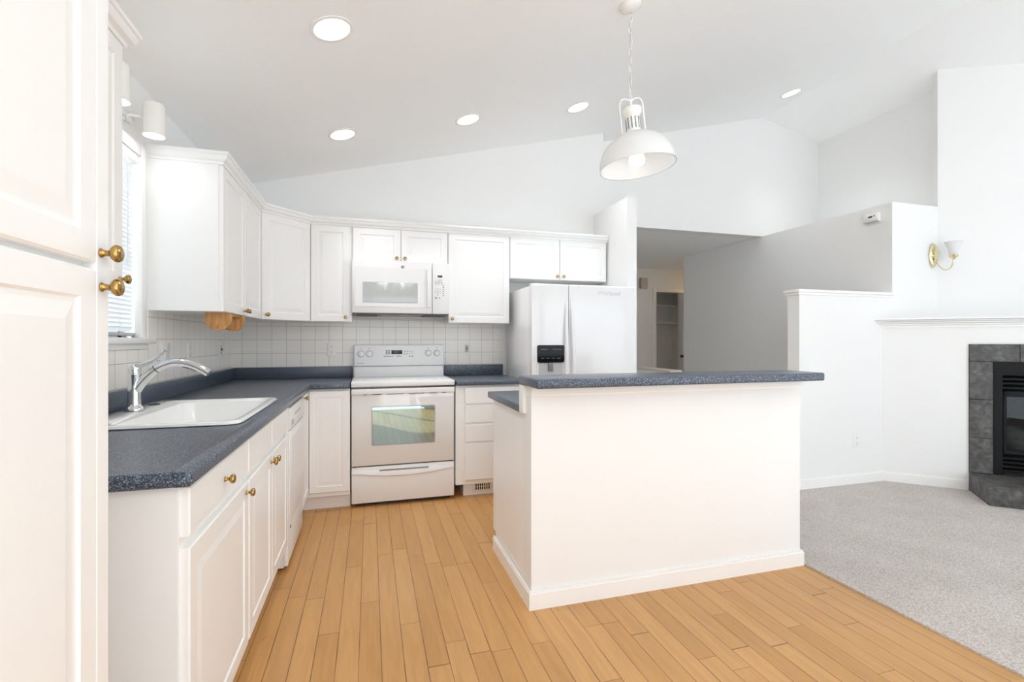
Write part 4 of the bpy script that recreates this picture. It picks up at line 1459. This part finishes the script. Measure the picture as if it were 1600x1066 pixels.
# dining chandelier behind the photographer: its lit bulbs show in the microwave's glass
t = thing('dining_chandelier', 'pale brass five-bulb chandelier over the dining spot, facing the range', 'chandelier', (0.40, -0.45, ceil_z(0.40)))
dz = 2.02 - ceil_z(0.40)
b = MB(); b.lathe([(0.065, -0.001), (0.065, -0.008), (0.03, -0.03), (0.006, -0.036)], 24, Matrix.Rotation(-math.atan(SL), 4, 'Y')); b.tube([(0, 0, -0.03), (0, 0, dz + 0.16)], 0.006, 8)
b.build('stem', 'palebrass', t)
b = MB(); b.lathe([(0.008, dz + 0.17), (0.03, dz + 0.13), (0.014, dz + 0.08), (0.042, dz + 0.03), (0.05, dz), (0.03, dz - 0.04), (0.008, dz - 0.07)], 24); b.build('hub', 'palebrass', t)
for i in range(5):
    a = 2 * PI * i / 5 + 0.3
    c, s_ = math.cos(a), math.sin(a)
    b = MB(); b.tube(bez([(0.04 * c, 0.04 * s_, dz), (0.14 * c, 0.14 * s_, dz - 0.10), (0.25 * c, 0.25 * s_, dz - 0.06), (0.25 * c, 0.25 * s_, dz + 0.03)], 12), 0.006, 8)
    b.lathe([(0.012, dz + 0.03), (0.026, dz + 0.035), (0.014, dz + 0.05), (0.013, dz + 0.085)], 14, Matrix.Translation((0.25 * c, 0.25 * s_, 0)))
    ar = b.build('arm', 'palebrass', t)
    b = MB(); b.lathe([(0.013, dz + 0.086), (0.026, dz + 0.115), (0.028, dz + 0.13), (0.018, dz + 0.155), (0.004, dz + 0.175)], 14, Matrix.Translation((0.25 * c, 0.25 * s_, 0))); b.build('bulb', 'bulb', ar)
    l = bpy.data.lights.new('lamp_light', 'POINT'); l.energy = CHAND_W; l.shadow_soft_size = 0.05; l.color = (0.88, 0.94, 1.0)
    lo_ = bpy.data.objects.new('lamp_light', l); COL.objects.link(lo_); lo_.parent = t; lo_.location = (0.25 * c, 0.25 * s_, dz + 0.24)

# sconce
t = thing('wall_sconce', 'brass wall sconce with a glass bell shade above the mantel', 'wall light', (4.885, YW, 1.995))
def ell(y, a, c, n=28):
    return [(a * math.cos(2 * PI * i / n), y, c * math.sin(2 * PI * i / n)) for i in range(n)]
b = MB(); b.loft([ell(0, 0.050, 0.108), ell(-0.006, 0.052, 0.110), ell(-0.014, 0.048, 0.104), ell(-0.020, 0.036, 0.086), ell(-0.030, 0.032, 0.080), ell(-0.034, 0.022, 0.060)]); b.build('backplate', 'palebrass', t)
b = MB(); b.tube(bez([(0.0, -0.030, -0.050), (0.0, -0.07, -0.19), (0.0, -0.165, -0.165), (0.0, -0.165, -0.055)], 18), 0.005, 10); b.build('arm', 'palebrass', t)
b = MB(); b.lathe([(0.006, -0.066), (0.012, -0.056), (0.030, -0.040), (0.034, -0.026), (0.028, -0.020)], 24, Matrix.Translation((0, -0.165, 0))); b.build('shade_holder', 'palebrass', t)
b = MB()
o_ = [(0.031, -0.026), (0.034, 0.0), (0.042, 0.035), (0.052, 0.065), (0.066, 0.092)]
b.lathe(o_ + [(r - 0.003, z) for r, z in reversed(o_)], 28, Matrix.Translation((0, -0.165, 0)), cap0=False, cap1=False); b.build('glass_shade', 'frost', t)

# hall lamp round the corner, out of sight from here: the warm light at the closet head
t = thing('hall_ceiling_lamp', 'warm ceiling lamp round the corner of the hall', 'ceiling light', (5.75, 6.62, 2.44))
b = MB(); b.lathe([(0.14, 0), (0.14, -0.02), (0.11, -0.06), (0.04, -0.085)], 28); b.build('lamp_dome', mat('warm_lit_dome', (1, 1, 1, 1), 0.5, emit=(1.0, 0.72, 0.42, 1), estr=3.0), t)
area(t, (0, 0, -0.10), 0.2, 5.0, color=(1.0, 0.70, 0.40))

# ------------------------------------------------------------------ corner fireplace
A45 = -PI / 4
TL, TR, TT = 0.561, 1.763, 1.197
OL, OR_, OB, OT = 0.707, 1.617, 0.155, 1.050
hearth_d = 0.43
e = bpy.data.objects.new('wall_fireplace', None)
bpy.data.objects.remove(e)
def in45(b):
    bmesh.ops.transform(b.bm, matrix=Matrix.Translation((FX0, YW, 0)) @ Matrix.Rotation(A45, 4, 'Z'), verts=b.bm.verts)
    return b
b = MB()
LW = (XR - FX0) / S2
for (x0, x1, z0, z1) in ((0.0, OL - 0.01, 0, 1.40), (OR_ + 0.01, LW, 0, 1.40), (OL - 0.01, OR_ + 0.01, OT + 0.01, 1.40), (OL - 0.01, OR_ + 0.01, 0, OB - 0.01)):
    b.box(x0, x1, 0.0, 0.06, z0, z1)
b2 = in45(b)
b2.prism([(FX0 + 0.06, YW + 0.04), (XR, YW - (XR - FX0) + 0.1), (XR, YW + 0.1)], 1.36, 1.40)
struct(b2.build('wall_fireplace', 'wall', smooth=False))
t = thing('fireplace_surround', 'dark slate tile surround and raised hearth around the gas fireplace', 'fireplace surround', (FX0, YW, 0), A45)
g = 0.0045
th = -0.014
k = 0
def tile(x0, x1, z0, z1, y0=th, y1=-0.0005):
    b = MB(); b.box(x0 + g / 2, x1 - g / 2, y0, y1, z0 + g / 2, z1 - g / 2, 0.002, 1)
    return b.build('slate_tile', 'slate', t, smooth=False)
for (x0, x1) in ((TL, OL), (OR_, TR)):
    for z0, z1 in ((OB, 0.441), (0.441, 0.749), (0.749, 1.056)):
        tile(x0, x1, z0, z1)
for i in range(4):
    w_ = (TR - TL) / 4
    tile(TL + i * w_, TL + (i + 1) * w_, 1.056, TT)
b = MB(); b.box(TL + 0.001, TR - 0.001, -0.011, -0.0005, OB, OB + 0.0); b.bm.clear()
b.box(TL + 0.002, OL - 0.002, -0.012, -0.0006, OB, TT - 0.002); b.box(OR_ + 0.002, TR - 0.002, -0.012, -0.0006, OB, TT - 0.002); b.box(OL, OR_, -0.012, -0.0006, 1.058, TT - 0.002)
b.build('grout_bed', 'gap', t, smooth=False)
# hearth: block with tiled faces
ch = 0.0
b = MB()
b.prism([(TL + 0.004, -0.001), (TL + 0.004, -hearth_d + 0.004), (TR - 0.004, -hearth_d + 0.004), (TR - 0.004, -0.001)], 0.009, OB - 0.003)
b.build('hearth_core', 'darkgrey', t, smooth=False)
for (y0, y1) in ((-0.26, -0.002), (-hearth_d, -0.26)):
    tile(TL, TL + 0.012, 0.009, OB - 0.002, y0 + g / 2, y1 - g / 2)
n = 4
w_ = (TR - TL) / n
for i in range(n):
    tile(TL + i * w_, TL + (i + 1) * w_, 0.009, OB - 0.012, -hearth_d, -hearth_d + 0.012)
    tile(TL + i * w_, TL + (i + 1) * w_, OB - 0.013, OB, -hearth_d + g / 2, -0.15)
    tile(TL + i * w_, TL + (i + 1) * w_, OB - 0.013, OB, -0.15, -0.002)
t = thing('gas_fireplace', 'black metal gas fireplace insert with glass front and louvers', 'fireplace', (FX0, YW, 0), A45)
ow = OR_ - OL
b = MB()
fy = -0.010
b.box(OL + 0.001, OL + 0.055, fy, 0.10, OB + 0.004, OT - 0.101)
b.box(OR_ - 0.055, OR_ - 0.001, fy, 0.10, OB + 0.004, OT - 0.101)
b.box(OL + 0.001, OR_ - 0.001, fy + 0.0005, 0.10, OT - 0.10, OT + 0.004)
b.box(OL + 0.055, OR_ - 0.055, fy, 0.10, OB + 0.004, OB + 0.03, 0.003, 1)
b.box(OL + 0.02, OR_ - 0.02, 0.42, 0.44, OB + 0.004, OT - 0.03)
b.box(OL + 0.02, OL + 0.04, 0.08, 0.44, OB + 0.004, OT - 0.03)
b.box(OR_ - 0.04, OR_ - 0.02, 0.08, 0.44, OB + 0.004, OT - 0.03)
b.box(OL + 0.02, OR_ - 0.02, 0.08, 0.44, OB + 0.004, OB + 0.02)
b.box(OL + 0.02, OR_ - 0.02, 0.08, 0.44, OT - 0.05, OT - 0.03)
b.build('firebox', 'blackmetal', t, smooth=False)
def louver(z0, z1, nn):
    for i in range(nn):
        zc = z0 + (z1 - z0) * (i + 0.5) / nn
        hh = (z1 - z0) / nn
        b = MB()
        b.loft([[(x, -0.006, zc - hh * 0.42), (x, 0.028, zc + hh * 0.10), (x, 0.028, zc + hh * 0.30), (x, -0.006, zc - hh * 0.05)] for x in (OL + 0.055, OR_ - 0.055)])
        b.build('louver', 'blackmetal', t, smooth=False)
louver(0.84, 0.945, 3)
louver(OB + 0.03, 0.318, 4)
b = MB()
gx0, gx1, gz0, gz1 = OL + 0.060, OR_ - 0.060, 0.325, 0.825
b.box(gx0, gx0 + 0.022, -0.002, 0.03, gz0, gz1, 0.003, 1); b.box(gx1 - 0.022, gx1, -0.002, 0.03, gz0, gz1, 0.003, 1)
b.box(gx0, gx1, -0.002, 0.03, gz1 - 0.045, gz1, 0.003, 1); b.box(gx0, gx1, -0.002, 0.03, gz0, gz0 + 0.03, 0.003, 1)
gf = b.build('glass_frame', 'blackmetal', t, smooth=False)
m_ = pane(); m_.name = 'fire_glass'
m_.node_tree.nodes['Transparent BSDF'].inputs['Color'].default_value = (0.5, 0.52, 0.53, 1)
m_.node_tree.nodes['Mix Shader'].inputs['Fac'].default_value = 0.025
b = MB(); b.box(gx0 + 0.020, gx1 - 0.020, 0.012, 0.016, gz0 + 0.025, gz1 - 0.04); b.build('glass_pane', m_, gf, smooth=False)
for (xa, ya, za, xb, yb_, zb, r) in ((gx0 + 0.05, 0.20, 0.40, gx1 - 0.06, 0.24, 0.40, 0.045), (gx0 + 0.10, 0.15, 0.45, gx0 + 0.42, 0.27, 0.50, 0.035), (gx1 - 0.12, 0.14, 0.44, gx1 - 0.40, 0.28, 0.52, 0.035)):
    b = MB()
    b.tube([(xa + (xb - xa) * i / 8, ya + (yb_ - ya) * i / 8 + 0.006 * math.sin(i * 2.1), za + (zb - za) * i / 8 + 0.006 * math.cos(i * 1.7)) for i in range(9)], [r * (0.9 + 0.12 * math.sin(i * 2.3)) for i in range(9)], 12)
    b.build('ceramic_log', 'log', t)
b = MB(); b.box(gx0 + 0.02, gx1 - 0.02, 0.09, 0.40, OB + 0.02, 0.36, 0.01); b.build('burner_pan', 'blackmetal', t)

# mantel: stepped moulding with a flat shelf over the lower wall
t = thing('mantel_shelf', 'white stepped mantel moulding above the slate fireplace', 'mantel', (FX0, YW, 1.334), A45)
def slab(b, off, z0, z1):
    """offset the lower fireplace face by off towards the room, cut by the cross wall"""
    x0 = -off * 1.0
    b.prism([(x0 - 0.0, -off), (LW - 0.02, -off), (LW - 0.02, -0.0005), (0.0, -0.0005)], z0, z1)
b = MB()
slab(b, 0.014, 0.0, 0.016); slab(b, 0.006, 0.016, 0.021); slab(b, 0.032, 0.021, 0.031); slab(b, 0.016, 0.031, 0.037); slab(b, 0.050, 0.037, 0.046); slab(b, 0.030, 0.046, 0.052); slab(b, 0.064, 0.052, 0.059); slab(b, 0.044, 0.059, 0.065)
b.build('moulding', 'trim', t, smooth=False)
b = MB(); slab(b, 0.082, 0.065, 0.080)
b.build('shelf', 'trim', t, smooth=False)
